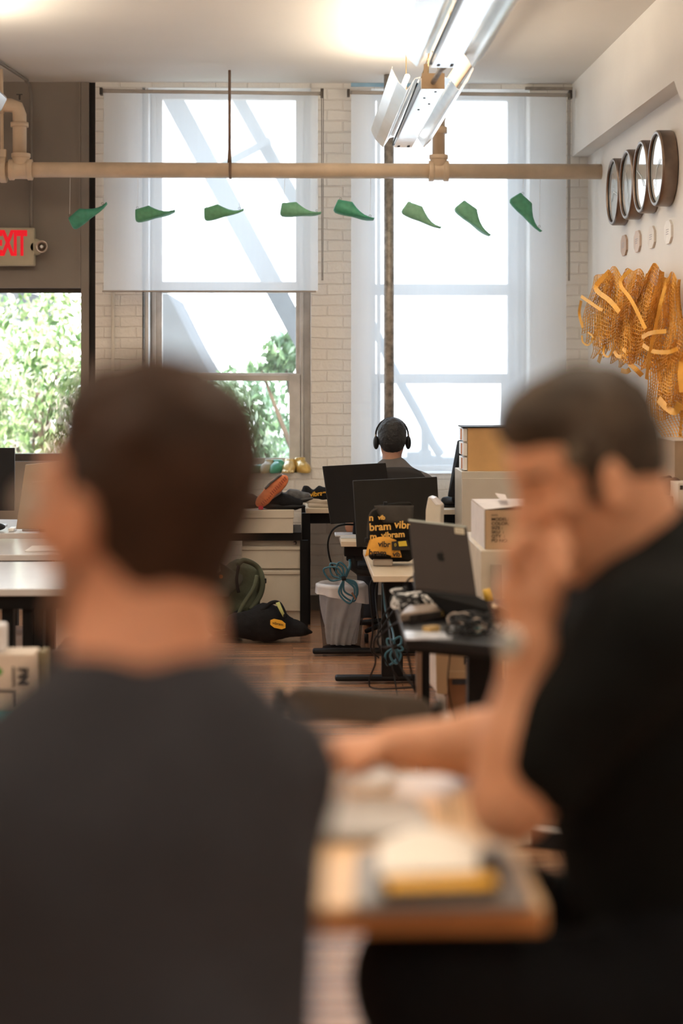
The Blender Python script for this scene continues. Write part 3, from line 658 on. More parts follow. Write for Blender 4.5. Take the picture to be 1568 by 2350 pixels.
# ------------------------------------------------------------ clocks and octagonal name plates on the right wall
M_face = mat('clock_glass', (0.55, 0.60, 0.62), 0.06, var=.15, vscale=3, spec=1.0, coat=1)
M_rim = mat('dark_brushed_steel', (0.22, 0.17, 0.14), 0.33, 1.0, var=.2)
cz = [2.70]*4
for i, (yc, py0, py1) in enumerate(((10.47, 360, 517), (10.04, 340, 503), (9.63, 318, 489), (9.22, 295, 473))):
    D = .405; zc_ = EYE + (HY-(py0+py1)/2)/(F/yc)
    lab = ['round steel wall clock nearest the far corner, grey face', 'second steel wall clock from the far corner', 'steel wall clock with window reflection, second from the right edge', 'steel wall clock nearest the viewer on the right wall'][i]
    t = thing('wall_clock', lab, 'clock', (XR, yc, zc_), 'four steel wall clocks')
    r_ = D/2
    MB().lathe([(r_*.9, 0), (r_, .004), (r_, .075), (r_*.97, .085), (r_*.9, .085), (r_*.88, .075)], (XR, yc, zc_), (-1, 0, 0), 48, True, False).build('case', M_rim, t, smooth=True, bevel=.002)
    MB().lathe([(r_*.89, 0), (r_*.89, .004)], (XR-.066, yc, zc_), (-1, 0, 0), 48).build('dial', M_face, t)
    a1_, a2_ = (2.2, .6, 4, 5.2)[i], (4.5, 3.4, 1.2, 2.6)[i]
    for nm, a_, l_, w_ in (('hour_hand', a1_, .09, .012), ('minute_hand', a2_, .14, .008)):
        o_ = Vector((XR-.073, yc, zc_)); e_ = o_+Vector((0, math.sin(a_)*l_, math.cos(a_)*l_)); n_ = Vector((0, math.cos(a_), -math.sin(a_)))*w_/2
        MB().slab([o_-n_, e_-n_*.5, e_+n_*.5, o_+n_], .0015, (-1, 0, 0)).build(nm, mat('pale_hand', (.45, .5, .52), .4), t)
M_oct = [mat('plate_tan', (0.50, 0.38, 0.30), .6), mat('plate_pink', (0.62, 0.52, 0.46), .6), mat('plate_cream', (0.74, 0.70, 0.66), .6), mat('plate_white', (0.84, 0.83, 0.82), .6)]
for i, (px, py) in enumerate(((1437, 562), (1468, 552.5), (1501, 543), (1540, 531))):
    yc = XR*F/(px+2-668.0); yc = yc*1.0; zc_ = Z(py, yc); hh_, ww = .062, .085
    lab = ['small tan octagonal plaque below the farthest clock', 'small pinkish octagonal plaque below the second clock', 'small cream octagonal plaque below the third clock', 'small white octagonal plaque below the nearest clock'][i]
    t = thing('wall_plaque', lab, 'plaque', (XR, yc, zc_), 'octagonal plaques under the clocks')
    oc = [(XR, yc+sx*ww*a, zc_+sz*hh_*b_) for sx, sz, a, b_ in ((-1, -1, .45, 1), (1, -1, .45, 1), (1, -1, 1, .5), (1, 1, 1, .5), (1, 1, .45, 1), (-1, 1, .45, 1), (-1, 1, 1, .5), (-1, -1, 1, .5))]
    MB().slab(oc, .012, (-1, 0, 0)).build('plate', M_oct[i], t, bevel=.001)
    lb = MB()
    for k in range(3): lb.bb((XR-.0135, yc-.03+.004*k, zc_+.012-.012*k), (XR-.012, yc+.03, zc_+.015-.012*k))
    lb.build('engraved_lines', mat('plate_ink', (.42, .40, .45), .7), t)

# ------------------------------------------------------------ orange mesh textile on the right wall
M_mesh = mat('amber_mesh_fabric', (0.84, 0.42, 0.07), .7, var=.25, vscale=6)
M_band = mat('amber_band', (0.88, 0.45, 0.07), .7, var=.08)
tx = thing('mesh_wall_hanging', 'crumpled amber netting with flat bands hung on the right wall below the clocks', 'wall hanging', (XR, 9.8, 1.9))
def wallp(px, py, off):      # a point in front of the right wall that shows at (px, py)
    d = ray(px, py); t_ = (XR-off)/d.x; return Vector((d.x*t_, d.y*t_, EYE+d.z*t_))
def netting(px0, py0, px1, py1, wl, wr, amp, folds, nu, nv, seed, off=.10, th=.0060, name='netting'):
    """tube-like ruffle hanging from (px0,py0) to (px1,py1), wl..wr = pixel half widths top and bottom"""
    rng = random.Random(seed); ph = rng.uniform(0, 6); ph2 = rng.uniform(0, 6)
    def fn(u, v):
        px = px0+(px1-px0)*v; py = py0+(py1-py0)*v; ww = wl+(wr-wl)*v
        a = (u-.5)*2
        px_ = px + a*ww + 4*math.sin(v*7+ph); py_ = py - 16*(1-a*a)*(1-v) + 6*math.sin(u*folds*3+ph2+v*5)
        o_ = off + amp*(math.sqrt(max(0, 1-a*a))*.9 + .35*math.sin(u*PI*folds+ph+2*v) + .18*math.sin(v*9+ph2+u*4))
        return wallp(px_, py_, max(.012, o_))
    return MB().grid(fn, nu, nv).build(name, M_mesh, tx, wire=th)
netting(1386, 640, 1372, 770, 24, 40, .07, 2, 14, 17, 1, .05)
netting(1408, 632, 1400, 800, 24, 36, .06, 3, 15, 24, 2, .06)
netting(1450, 632, 1432, 830, 24, 34, .07, 3, 16, 26, 3, .05)
netting(1500, 625, 1470, 810, 20, 42, .08, 3, 17, 25, 4, .04)
netting(1494, 705, 1440, 780, 22, 44, .06, 3, 16, 16, 12, .03)
netting(1544, 645, 1520, 850, 20, 45, .07, 4, 18, 26, 5, .05)
netting(1510, 790, 1512, 960, 28, 24, .03, 2, 10, 22, 6, .03)
netting(1565, 800, 1550, 935, 40, 45, .08, 4, 20, 22, 7, .05)
netting(1548, 920, 1570, 1015, 60, 50, .006, 1, 16, 15, 8, .012, .005)
netting(1384, 765, 1372, 818, 22, 14, .05, 2, 8, 7, 9, .06)
netting(1432, 815, 1438, 838, 26, 14, .05, 2, 9, 6, 10, .06)
netting(1396, 648, 1384, 790, 22, 44, .06, 4, 13, 18, 21, .03)
netting(1470, 650, 1452, 812, 26, 40, .05, 4, 15, 20, 22, .03)
netting(1530, 660, 1505, 840, 26, 50, .05, 4, 17, 22, 23, .03)
netting(1548, 830, 1545, 945, 34, 34, .05, 3, 14, 14, 24, .03)
def band(pts, wpx, name='band'):
    P_ = catmull([wallp(*p) for p in pts], 6); b = MB(); vs = []
    for i, p in enumerate(P_):
        t_ = (P_[min(i+1, len(P_)-1)]-P_[max(0, i-1)]).normalized(); n_ = t_.cross(Vector((.35, 1, 0))).normalized()*wpx*.62*p.y/F
        vs += [p-n_, p+n_]
    b.add(vs, [(2*i, 2*i+1, 2*i+3, 2*i+2) for i in range(len(P_)-1)]); return b.build(name, M_band, tx, solid=.0025)
band([(1400, 622, .12), (1368, 660, .19), (1400, 690, .2), (1422, 716, .19)], 9)
band([(1334, 680, .16), (1352, 692, .2), (1372, 706, .2), (1384, 712, .19)], 6)
band([(1334, 690, .13), (1330, 720, .12), (1338, 752, .12)], 5)
band([(1446, 620, .12), (1424, 650, .2), (1450, 690, .2), (1482, 755, .18)], 7)
band([(1534, 640, .1), (1518, 690, .2), (1505, 750, .2), (1492, 810, .2), (1484, 870, .14)], 6)
band([(1474, 774, .17), (1495, 764, .22), (1530, 760, .18)], 8)
band([(1476, 792, .15), (1500, 806, .2), (1534, 808, .18), (1556, 800, .14)], 8)
band([(1374, 832, .08), (1380, 812, .1)], 7)
band([(1410, 806, .1), (1420, 818, .12), (1440, 812, .14), (1430, 800, .14)], 7)
band([(1426, 850, .08), (1438, 853, .09), (1446, 848, .08)], 9)
band([(1444, 834, .1), (1458, 846, .1), (1474, 862, .06)], 9)
band([(1336, 770, .1), (1338, 785, .11), (1350, 792, .1), (1362, 776, .11), (1350, 762, .1)], 3)
band([(1388, 790, .1), (1386, 812, .12), (1398, 818, .12), (1410, 795, .12)], 4)
band([(1512, 915, .1), (1530, 935, .12), (1550, 945, .12), (1560, 925, .12)], 13)
band([(1568, 815, .1), (1562, 860, .14), (1566, 900, .14)], 10)
band([(1566, 940, .01), (1562, 990, .01), (1560, 1010, .01)], 5)

# ------------------------------------------------------------ foot forms on the sill
SZ = sill
def footform(px, label, m, h, rot, toes, lean=0, w=1.0, L=.17):
    yc = 11.84; x = X(px, yc); c = Vector((x, yc-.01, SZ))
    t = thing('foot_form', label, 'foot form', c, 'foot forms on the window sill')
    s = SDF(); q = Matrix.Rotation(rot, 3, 'Z')
    def p(a, b, z): return c + q @ Vector((a*w, b, z)) + Vector((lean*z, 0, 0))
    s.cap(p(0, .05, .03), p(0, .03, h+.02), .036*w, .031*w, .03)
    s.chain([p(0, .05, .026), p(0, -.03, .026), p(.006, -.075, .018)], [.032*w, .037*w, .026*w], .03)
    s.cap(p(0, .03, h*.6), p(0, -.05, .03), .03*w, .028*w, .03)
    if toes:
        for k in range(5): s.cap(p(-.032+.016*k, -.08, .014), p(-.034+.017*k, -.115+.006*abs(k-1), .011), .0095 if k else .012, .008, .004)
    else: s.cap(p(0, -.07, .016), p(.004, -.1, .012), .028*w, .014, .02)
    s.box(p(0, 0, -.02), (.3, .3, .02), .001, None, .002, '-'); s.box(p(0, .03, h+.05), (.1, .1, .045), .001, None, .006, '-')
    s.build('body', m, t, h=.0042)
M_gold = mat('glossy_gold_resin', (0.52, 0.34, 0.08), .28, .25, var=.1, coat=.6)
M_gold2 = mat('pale_gold_resin', (0.62, 0.45, 0.18), .28, .2, var=.1, coat=.6)
footform(693, 'tall glossy mustard foot form at the right end of the sill', M_gold, .098, .35, False, w=1.08)
footform(664, 'golden foot form with five moulded toes beside the mustard one', M_gold2, .088, -.1, True)
footform(641, 'teal green foot form leaning between the two pale ones', mat('teal_resin', (0.04, .33, .22), .35, coat=.4), .082, -.5, False, -.35, .9)
footform(614, 'cream foot form left of the teal one', mat('cream_resin', (0.60, .52, .33), .35, coat=.3), .085, -.35, False, -.05, .85)
footform(588, 'sea green foot form half hidden behind the nearer head', mat('sea_resin', (0.16, .40, .30), .35, coat=.3), .05, -.5, False, .1, .9)

# ------------------------------------------------------------ back desks under the window
def desk(label, x0, x1, y0, y1, z, legs, top=M_desk, name='office_desk', th=.032, feet=None, rail=True):
    t = thing(name, label, 'desk', ((x0+x1)/2, (y0+y1)/2, 0))
    MB().bb((x0, y0, z-th), (x1, y1, z)).build('desktop', top, t, bevel=.003)
    for lx, ly in legs: MB().bb((lx-.027, ly-.027, 0), (lx+.027, ly+.027, z-th)).build('leg', M_black, t, bevel=.003)
    if rail: MB().bb((x0+.03, y0+.06, z-th-.07), (x1-.03, y0+.09, z-th)).build('rail', M_black, t)
    return t
zD = .742; yD = 11.12
desk('long pale desk under the window ledge holding black shoes', X(702, yD), X(868, yD), yD, 11.74, zD, [(X(703, yD)-.0, yD+.04), (X(855, yD), yD+.04), (X(703, yD), 11.7)])
yC = 10.92; zt_ = Z(1222, yC)
t = thing('steel_bench', 'low black steel bench frame carrying the cream box at left of the pale desk', 'bench', (X(610, yC), yC+.3, 0))
MB().bb((X(440, yC), yC, zt_-.05), (X(692, yC), yC+.55, zt_)).build('frame_top', M_black, t)
for px in (443, 698): MB().bb((X(px, yC)-.025, yC+.0, 0), (X(px, yC)+.025, yC+.05, zt_-.05)).build('leg', M_black, t)
t = thing('storage_box', 'wide cream lidded box on the black bench, shoes piled on top', 'box', (X(560, yC), yC+.25, zt_))
MB().bb((X(450, yC), yC-.03, zt_), (X(673, yC), yC+.45, Z(1188, yC))).build('body', M_cab, t, bevel=.003)
MB().bb((X(447, yC), yC-.036, Z(1188, yC)), (X(675, yC), yC+.456, Z(1169, yC))).build('lid', M_cab, t, bevel=.004)
ZB = Z(1169, yC)
t = thing('filing_cabinet', 'cream two-drawer filing cabinet below the black bench', 'cabinet', (X(622, yC), yC+.3, 0))
MB().bb((X(555, yC), yC+.06, 0.03), (X(690, yC), yC+.54, Z(1241, yC))).build('body', M_cab, t, bevel=.003)
for za, zb2 in ((1254, 1306), (1310, 1404)):
    d = MB().bb((X(554, yC), yC+.035, Z(zb2, yC)), (X(691, yC), yC+.058, Z(za, yC))).build('drawer', M_cab, t, bevel=.004)
    MB().bb((X(554, yC), yC+.026, Z(za+9, yC)), (X(691, yC), yC+.036, Z(za+1, yC))).build('handle', M_cab, d, bevel=.003)
MB().cyl((X(677, yC), yC+.05, Z(1247.5, yC)), (X(677, yC), yC+.03, Z(1247.5, yC)), .011).build('lock', M_steel, t, smooth=True)

# ------------------------------------------------------------ shoes
def shoe(label, c, L, yaw, m_up, m_sole, pitch=0, roll=0, txt=None, accent=None, cat='shoe', low=True):
    """toe towards local +x"""
    c = Vector(c); t = thing('running_shoe', label, cat, c)
    q = Matrix.Rotation(yaw, 3, 'Z') @ Matrix.Rotation(-pitch, 3, 'Y') @ Matrix.Rotation(roll, 3, 'X'); k = L/.29
    def p(x, y, z): return c + q @ (Vector((x, y, z))*k)
    s = SDF(); s.cap(p(-.11, 0, .045), p(-.10, 0, .085), .034*k, .03*k, .02); s.cap(p(-.10, 0, .05), p(.02, 0, .052), .036*k, .038*k, .02)
    s.cap(p(.0, 0, .06), p(-.03, 0, .078), .034*k, .028*k, .02); s.cap(p(.02, 0, .045), p(.10, .0, .034), .04*k, .03*k, .02)
    s.ell(p(-.075, 0, .115), (.04*k, .022*k, .05*k), q, .012, '-')
    s.build('upper', m_up, t, h=.006, disp=.004)
    s = SDF()
    s.ell(p(-.085, 0, .016), (.062*k, .037*k, .02*k), q, .02); s.ell(p(.06, 0, .014), (.09*k, .045*k, .017*k), q, .03); s.cap(p(-.08, 0, .014), p(.08, 0, .012), .022*k, .02*k, .02)
    so = s.build('sole', m_sole, t, h=.006)
    lg = MB()
    for j in range(4):
        a = -.005+.018*j; lg.tube([p(a, -.024, .082-.005*j), p(a+.004, 0, .094-.006*j), p(a, .024, .082-.005*j)], .0028*k, 5)
    lg.build('laces', accent or m_sole, t)
    if txt: text('lettering', txt, .042, M_yel, frame(p(-.075, -.041, .038), q @ Vector((1, 0, .15)), q @ Vector((0, 0, 1))), t, .001, bold=.001)
    return t
M_or = mat('orange_shoe_foam', (0.75, 0.23, 0.09), .6, var=.25, vscale=20); M_gy = mat('grey_shoe_mesh', (.12, .125, .13), .8, var=.4, vscale=30)
M_whs = mat('pale_shoe_mesh', (.45, .38, .42), .7, var=.2)
# orange shoe lies tilted with its sole to the viewer
c = at(621, 1126, 10.92)
sh = thing('running_shoe', 'orange and white running shoe lying on its side on top of the shoe pile', 'shoe', (c.x, c.y, ZB+.08))
q = Matrix.Rotation(R(-40), 3, 'Y')
def p(x, y, z): return c + q @ (Vector((x, y, z))*.92)
s = SDF(); s.cap(p(-.09, .03, -.02), p(.03, .03, -.01), .036, .042, .03); s.cap(p(.03, .03, -.01), p(.11, .02, .01), .04, .03, .03); s.build('upper', M_whs, sh, h=.006)
s = SDF(); s.ell(p(-.07, -.01, -.015), (.065, .02, .04), q, .02); s.ell(p(.05, -.01, .0), (.095, .022, .046), q, .03); so = s.build('sole', M_or, sh, h=.0055, disp=.004, dscale=60)
b = MB()
for j in range(16): b.box(p(-.10+.0155*j, -.031+.002*abs(j-8)*.2, -.03+.002*j), (.008, .008, .022), q)
b.build('tread_lugs', mat('dark_orange_rubber', (.42, .09, .04), .6), so)
MB().tube(catmull([p(-.02, -.034, .036), p(.04, -.036, .042), p(.13, -.03, .038)]), .007, 6).build('dark_stripe', M_gy, so, smooth=True)
shoe('grey barefoot-style shoe lying right of the orange running shoe', (X(676, 11.0), 11.0, ZB+.04), .24, R(4), M_gy, mat('slate_rubber', (.06, .065, .07), .7), pitch=R(6), accent=M_gy)
shoe('black shoe at the bottom of the pile with a small orange tab', (X(650, 10.96), 10.96, ZB+.004), .28, R(-5), M_blackf, M_blackp, accent=M_yel)
shoe('dark shoe lying at the left of the pile beside the nearer head', (X(570, 11.0), 11.05, ZB+.004), .26, R(30), mat('brown_suede', (.10, .06, .045), .9), M_blackp, accent=M_blackf)
tag(MB().bb((X(593, 10.9), 10.9, ZB+.001), (X(604, 10.9), 10.96, ZB+.03)).build('red_shoe_tag', mat('pink_red', (.7, .04, .08), .6), bevel=.004), 'tiny red tag sticking out under the orange shoe', 'tag')
M_stone = mat('cream_sole', (.62, .56, .48), .7)
shoe('black low shoe with yellow lettering on a thick cream sole beside the monitor', (X(742, 11.2), 11.2, zD+.03), .30, R(-10), M_blackf, M_stone, txt='vibram', accent=M_yel)
tag(MB().bb((X(706, 11.22), 11.18, zD), (X(775, 11.22), 11.34, zD+.03)).build('shoe_box_lid', M_stone, bevel=.012), 'cream flat box lid under the black shoe with yellow lettering', 'box lid')

# ------------------------------------------------------------ bags on the floor
M_olive = mat('olive_canvas', (.075, .083, .052), .9, var=.3, vscale=8, bump=.4, bscale=50)
M_olive2 = mat('grey_green_canvas', (.085, .10, .085), .85, var=.2, vscale=8, bump=.3)
bx = thing('backpack', 'olive rolltop backpack slumped open against the filing cabinet', 'backpack', at(550, 1435, 10.55))
Yk = 10.55
def bp(px, py, dy=0): return at(px, py, Yk+dy)
s = SDF(); s.cap(bp(520, 1400, .1), bp(540, 1330, .1), .12, .10, .05); s.cap(bp(560, 1395, .08), bp(572, 1330, .1), .09, .085, .05); s.cap(bp(500, 1410), bp(500, 1350, .05), .1, .09, .04)
s.cap(bp(545, 1310, .1), bp(560, 1322, .1), .06, .06, .04)
s.ell(bp(575, 1330, -.02), (.05, .06, .10), Matrix.Rotation(R(-20), 3, 'Y'), .03, '-'); s.build('body', M_olive, bx, h=.009, disp=.03, dscale=9)
MB().grid(lambda u, v: bp(505+50*u-22*v+8*math.sin(v*5), 1292+78*v+14*u*(1-v)*2, -.09-.03*math.sin(u*PI)), 12, 12).build('front_flap', M_olive2, bx, smooth=True, solid=.008)
MB().tube(catmull([bp(545, 1296, -.08), bp(560, 1286, -.04), bp(590, 1300, .02), bp(603, 1330, .0), bp(598, 1365, -.02), bp(575, 1400, -.08)]), .016, 8).build('rim', M_olive, bx, smooth=True)
MB().tube(catmull([bp(590, 1322, -.03), bp(582, 1350, -.08), bp(560, 1385, -.12), bp(548, 1410, -.13)]), .013, 8).build('strap', M_olive, bx, smooth=True)
MB().tube(catmull([bp(548, 1298, -.1), bp(543, 1330, -.12), bp(548, 1360, -.12)]), .01, 8).build('strap', M_blackf, bx, smooth=True)
MB().cyl(bp(507, 1323, -.135), bp(507, 1323, -.125), .012).build('round_logo_patch', mat('orange_patch', (.75, .25, .04), .5), bx)
MB().box(bp(606, 1333, 0), (.03, .02, .03)).build('buckle', M_blackp, bx, bevel=.004)
dx = thing('duffel_bag', 'black soft bag with a yellow octagonal badge lying on the floor', 'bag', at(620, 1455, 10.35))
Yk = 10.4
s = SDF(); s.cap(bp(545, 1435), bp(610, 1430), .075, .10, .05); s.cap(bp(610, 1430), bp(690, 1444), .10, .04, .05); s.cap(bp(600, 1405), bp(640, 1415), .04, .035, .04); s.cap(bp(545, 1428, .15), bp(680, 1440, .15), .08, .05, .05)
s.cap(bp(690, 1447), bp(715, 1450), .03, .015, .03)
s.box(bp(620, 1480, 0)-Vector((0, 0, .055)), (.5, .6, .12), .001, None, .003, '-') if False else None
s.build('body', M_blackf, dx, h=.008, disp=.03, dscale=12)
MB().tube(catmull([bp(600, 1402, -.06), bp(622, 1384, -.05), bp(640, 1384, -.06), bp(652, 1404, -.10), bp(655, 1418, -.11)]), .012, 8).build('handle', M_blackf, dx, smooth=True)
g = MB().grid(lambda u, v: bp([633, 645, 651, 653][0]+18*v+9*u-4*u*v, 1384+34*v-3*u+4*v*(1-v), -.1-.02*math.sin(v*3)), 3, 8).build('strap_tab', mat('lime_webbing', (.50, .55, .22), .7), dx, solid=.004, smooth=True)
cb_ = bp(638, 1432, -.125); oc = [cb_+Vector((.045*a, 0, .026*b_-.01*a)) for a, b_ in ((-1, -.5), (-.5, -1), (.5, -1), (1, -.5), (1, .5), (.5, 1), (-.5, 1), (-1, .5))]
bd = MB().slab(oc, .004, (0, -1, 0)).build('badge', M_yel, dx)
text('badge_lettering', 'vibram', .024, M_ink, frame(cb_+Vector((-.034, -.0055, .001)), (1, 0, -.2), (0, 0, 1)), bd, .0005)
tag(SDF().cap(at(500, 1435, 10.7), at(540, 1432, 10.75), .07, .05, .03).build('jacket', mat('dark_grey_cloth', (.03, .032, .035), .9, bump=.3), h=.01, disp=.02, dscale=12), 'dark bundled cloth between the backpack and the black bag', 'jacket')

# ------------------------------------------------------------ waste bins
M_wire = see_through('black_wire_mesh', (.02, .02, .025), .62, .5)
M_liner = see_through('plastic_liner', (.90, .90, .95), .36, .35)
def bin_(label, xc, yc, rt, rb, h_, liner, seed):
    t = thing('waste_bin', label, 'bin', (xc, yc, 0))
    def ring(r, z, n=40): return [(xc+r*math.cos(2*PI*k/n), yc+r*.8*math.sin(2*PI*k/n), z) for k in range(n+1)]
    MB().lathe([(rb, .01), (rt, h_-.02)], (xc, yc, 0), (0, 0, 1), 40, False, False).build('mesh_body', M_wire, t, smooth=True)
    MB().lathe([(rb, 0), (rb+.004, 0), (rb+.004, .018), (rb, .018)], (xc, yc, 0), (0, 0, 1), 40, True, False).build('base', M_black, t, smooth=True)
    MB().lathe([(rt-.004, h_-.03), (rt+.005, h_-.03), (rt+.005, h_-.012), (rt-.004, h_-.012)], (xc, yc, 0), (0, 0, 1), 40, False, False).build('rim', M_black, t, smooth=True)
    if liner:
        def fn(u, v):
            a = u*2*PI
            if v < .25: k = v/.25; r = rt+.012+.008*math.sin(a*9+seed)*(1-k); z = h_-.085-.035*math.sin(a*1.0+1.2)+(.095+.035*math.sin(a+1.2))*k
            else: k = (v-.25)/.75; r = (rt-.008)*(1-k)+(rb-.03)*k - .014*math.sin(a*7+k*6)*math.sin(k*PI)-.012*math.sin(a*13+k*11)*k; z = h_+.01-(h_-.03)*k
            return (xc+r*math.cos(a), yc+r*math.sin(a), z)
        MB().grid(fn, 96, 24).build('liner_bag', M_liner, t, smooth=True)
    return t
xb_, yb2 = X(786, 9.98), 10.12
bin_('black wire mesh waste bin with a clear liner under the desk cables', xb_, yb2, .140, .108, .385, True, 1)

# ------------------------------------------------------------ computer monitors
def monitor(label, q, Yc, th=.03, stand=None, name='computer_monitor', m=M_blackp, hump=True, face=-1):
    """q = four (px, py, Y): top-left, top-right, bottom-right, bottom-left of the back we see"""
    P_ = [at(*a) for a in q]; c = sum(P_, Vector())/4
    zb = stand[2] if stand else min(p_.z for p_ in P_)
    t = thing(name, label, 'monitor', (c.x, c.y, zb))
    n_ = (P_[1]-P_[0]).cross(P_[3]-P_[0]).normalized()
    if n_.y < 0: n_ = -n_
    MB().slab(P_, th, n_).build('display', m, t, bevel=.004)
    ins = [c+(p_-c)*.93+n_*(th+.0005) for p_ in P_]
    MB().slab(ins, .001, n_).build('screen', mat('screen_black', (.01, .01, .012), .15), t)
    if hump: MB().slab([c+(p_-c)*.45-n_*.0 for p_ in P_], .02, -n_).build('rear_housing', m, t, bevel=.008)
    if stand:
        x_, y_, z_ = stand
        MB().cyl((c.x, c.y-.0, c.z-.06), (c.x*.5+x_*.5, c.y*.5+y_*.5, z_+.01), .022).build('stand_neck', M_black, t, smooth=True)
        MB().box((x_, y_, z_+.006), (.22, .18, .012)).build('stand_base', mat('silver_plastic', (.5, .5, .52), .4, .4), t, bevel=.004)
    return t
zDA = .66
# desks with their short ends to the viewer
def tdesk(label, pl, pr, yn, yf, z, foot_y, colx):
    xl_, xr_ = X(pl, yn), X(pr, yn); t = thing('standing_desk', label, 'desk', ((xl_+xr_)/2, (yn+yf)/2, 0))
    MB().bb((xl_, yn, z-.03), (xr_, yf, z)).build('desktop', M_desk, t, bevel=.003)
    for fy, cx_ in zip(foot_y, colx):
        MB().bb((cx_-.055, fy-.03, .03), (cx_+.055, fy+.03, z-.04)).build('leg', M_black, t, bevel=.004)
        MB().bb((xl_-.16, fy-.035, .012), (xl_+.55, fy+.035, .04)).build('foot', M_black, t, bevel=.012)
        MB().bb((xl_+.02, fy-.05, z-.09), (xr_-.05, fy+.05, z-.03)).build('bracket', M_black, t, bevel=.004)
    MB().bb(((xl_+.2), yn+.08, z-.07), ((xl_+.26), yf-.1, z-.03)).build('crossbar', M_black, t)
    return t
xA0 = X(783, 9.83)
tdesk('pale standing desk with the rear monitor, nearer the window', 783, 1010, 9.83, 10.30, zDA, [9.93, 10.2][:1], [X(905, 9.93)])
tdesk('pale standing desk holding the drawstring bag and silver drive', 857, 1060, 8.22, 9.40, zDA, [9.07, 9.3][:1], [X(900, 9.07)])
monitor('tilted black monitor seen from behind, between the shoe desk and the seated person', [(741, 1070, 10.05), (886, 1062, 10.2), (905, 1192, 10.2), (760, 1203, 10.05)], 10.1, .012, (X(812, 10.15), 10.17, zDA), hump=False)
monitor('black monitor seen from behind the drawstring bag', [(811, 1103, 9.2), (1004, 1094, 9.35), (1012, 1240, 9.35), (820, 1256, 9.2)], 9.3, .014, (X(905, 9.3), 9.28, zDA), hump=False, m=mat('charcoal_plastic', (.019, .018, .017), .55, var=.1, spec=.3))
tag(MB().bb((X(782, 10.0), 9.98, zDA), (X(818, 10.0), 10.2, zDA+.006)).build('notebook_sheet', mat('grey_pad', (.45, .48, .5), .5)), 'small grey pad on the rear desk corner left of the monitors', 'pad')
cable([at(830, 1205, 10.15), at(790, 1204, 10.1), at(765, 1215, 10.05), at(753, 1245, 10.05), at(758, 1285, 10.05), at(775, 1320, 10.05)], .006, M_black, 'monitor_cable') ; tag(bpy.data.objects['monitor_cable'], 'thick black cable looping down from the rear desk towards the waste bin', 'cable')
t = thing('monitor_arm_clamp', 'black under-desk clamp and bar below the rear desk corner', 'clamp', at(812, 1330, 9.85))
MB().bb(at(795, 1252, 9.9), at(832, 1285, 9.95)).build('clamp', M_blackp, t, bevel=.006)
MB().tube([at(812, 1270, 9.92), at(812, 1305, 9.92), at(822, 1311, 9.92), at(880, 1318, 9.92)], .022, 10).build('bar', M_blackp, t, smooth=True)
# ------------------------------------------------------------ drawstring bag and drive on the near desk
Yg = 8.62
def gp(px, py, dy=0): return at(px, py, Yg+dy)
t = thing('drawstring_bag', 'black and yellow drawstring bag printed with repeated words on the near desk', 'bag', (gp(895, 1270).x, Yg, zDA))
M_bagb = mat('bag_black_print', (.012, .011, .010), .9, var=.2, bump=.3, bscale=30, spec=.2); M_bagg = mat('bag_grey_lining', (.06, .055, .05), .9, var=.2, spec=.2)
def bagf(xl0, xr0, y0, xl1, xr1, y1, d0, d1, bulge, wob=0):
    def fn(u, v):
        xl = xl0+(xl1-xl0)*v; xr = xr0+(xr1-xr0)*v; return gp(xl+(xr-xl)*u, y0+(y1-y0)*v+wob*math.sin(u*PI), d0+(d1-d0)*v-bulge*math.sin(u*PI)*math.sin(min(1, v+.2)*PI*.7))
    return fn
s = SDF(); s.box(gp(895, 1225, .05), (.105, .05, .125), .045, None, .02); s.box(gp(900, 1250, .045), (.115, .055, .08), .04, None, .03); s.cap(gp(868, 1168, .05), gp(938, 1160, .05), .02, .02, .02); s.build('body', M_bagb, t, h=.007, disp=.012, dscale=14)
MB().grid(bagf(858, 950, 1160, 880, 948, 1200, .0, -.012, .01), 8, 6).build('folded_rim', M_bagg, t, smooth=True, solid=.004)
MB().grid(bagf(848, 910, 1240, 838, 902, 1277, -.035, -.06, .02, -8), 8, 6).build('yellow_panel', M_yel2, t, smooth=True, solid=.004)
MB().grid(bagf(900, 918, 1262, 898, 922, 1279, -.045, -.05, .006), 4, 3).build('yellow_panel', M_yel2, t, smooth=True, solid=.004)
def w_(s_, px, py, sz, m, dy, tilt=0): text('lettering', s_, sz, m, frame(gp(px, py, dy), (1, -.05, tilt), (0, 0, 1)), t, .0008, bold=.0012)
M_yt = mat('amber_print', (.85, .50, .12), .6)
w_('bram', 848, 1218, .052, M_yt, -.032, .06); w_('vibr', 905, 1211, .052, M_yt, -.028, -.06); w_('n', 847, 1195, .045, M_yt, -.026); w_('vib', 868, 1192, .03, M_yt, -.024)
w_('m', 849, 1238, .045, M_yt, -.035); w_('vibram', 876, 1235, .042, M_yt, -.034, .06)
w_('vibr', 868, 1254, .038, M_ink, -.075, -.04); w_('bram', 846, 1274, .042, M_ink, -.085, -.04); w_('vib', 902, 1277, .032, M_ink, -.062)
tg = MB().slab([gp(899, 1243, -.058), gp(936, 1239, -.05), gp(942, 1262, -.05), gp(900, 1263, -.058)], .003, (0, -1, 0)).build('hang_tag', M_ink, t)
MB().slab([gp(914, 1243, -.066), gp(932, 1241, -.06), gp(935, 1253, -.06), gp(916, 1254, -.066)], .001, (0, -1, 0)).build('tag_print', mat('tag_yellow', (.75, .55, .05), .6), tg)
text('tag_lettering', '0', .022, mat('tag_yellow', (.75, .55, .05), .6), frame(gp(905, 1254, -.064), (1, 0, 0), (0, 0, 1)), tg, .0005)
MB().tube(catmull([gp(870, 1166, 0), gp(852, 1175, -.01), gp(845, 1200, -.02), gp(843, 1240, -.03)]), .004, 6).build('drawstring', M_bagg, t, smooth=True)
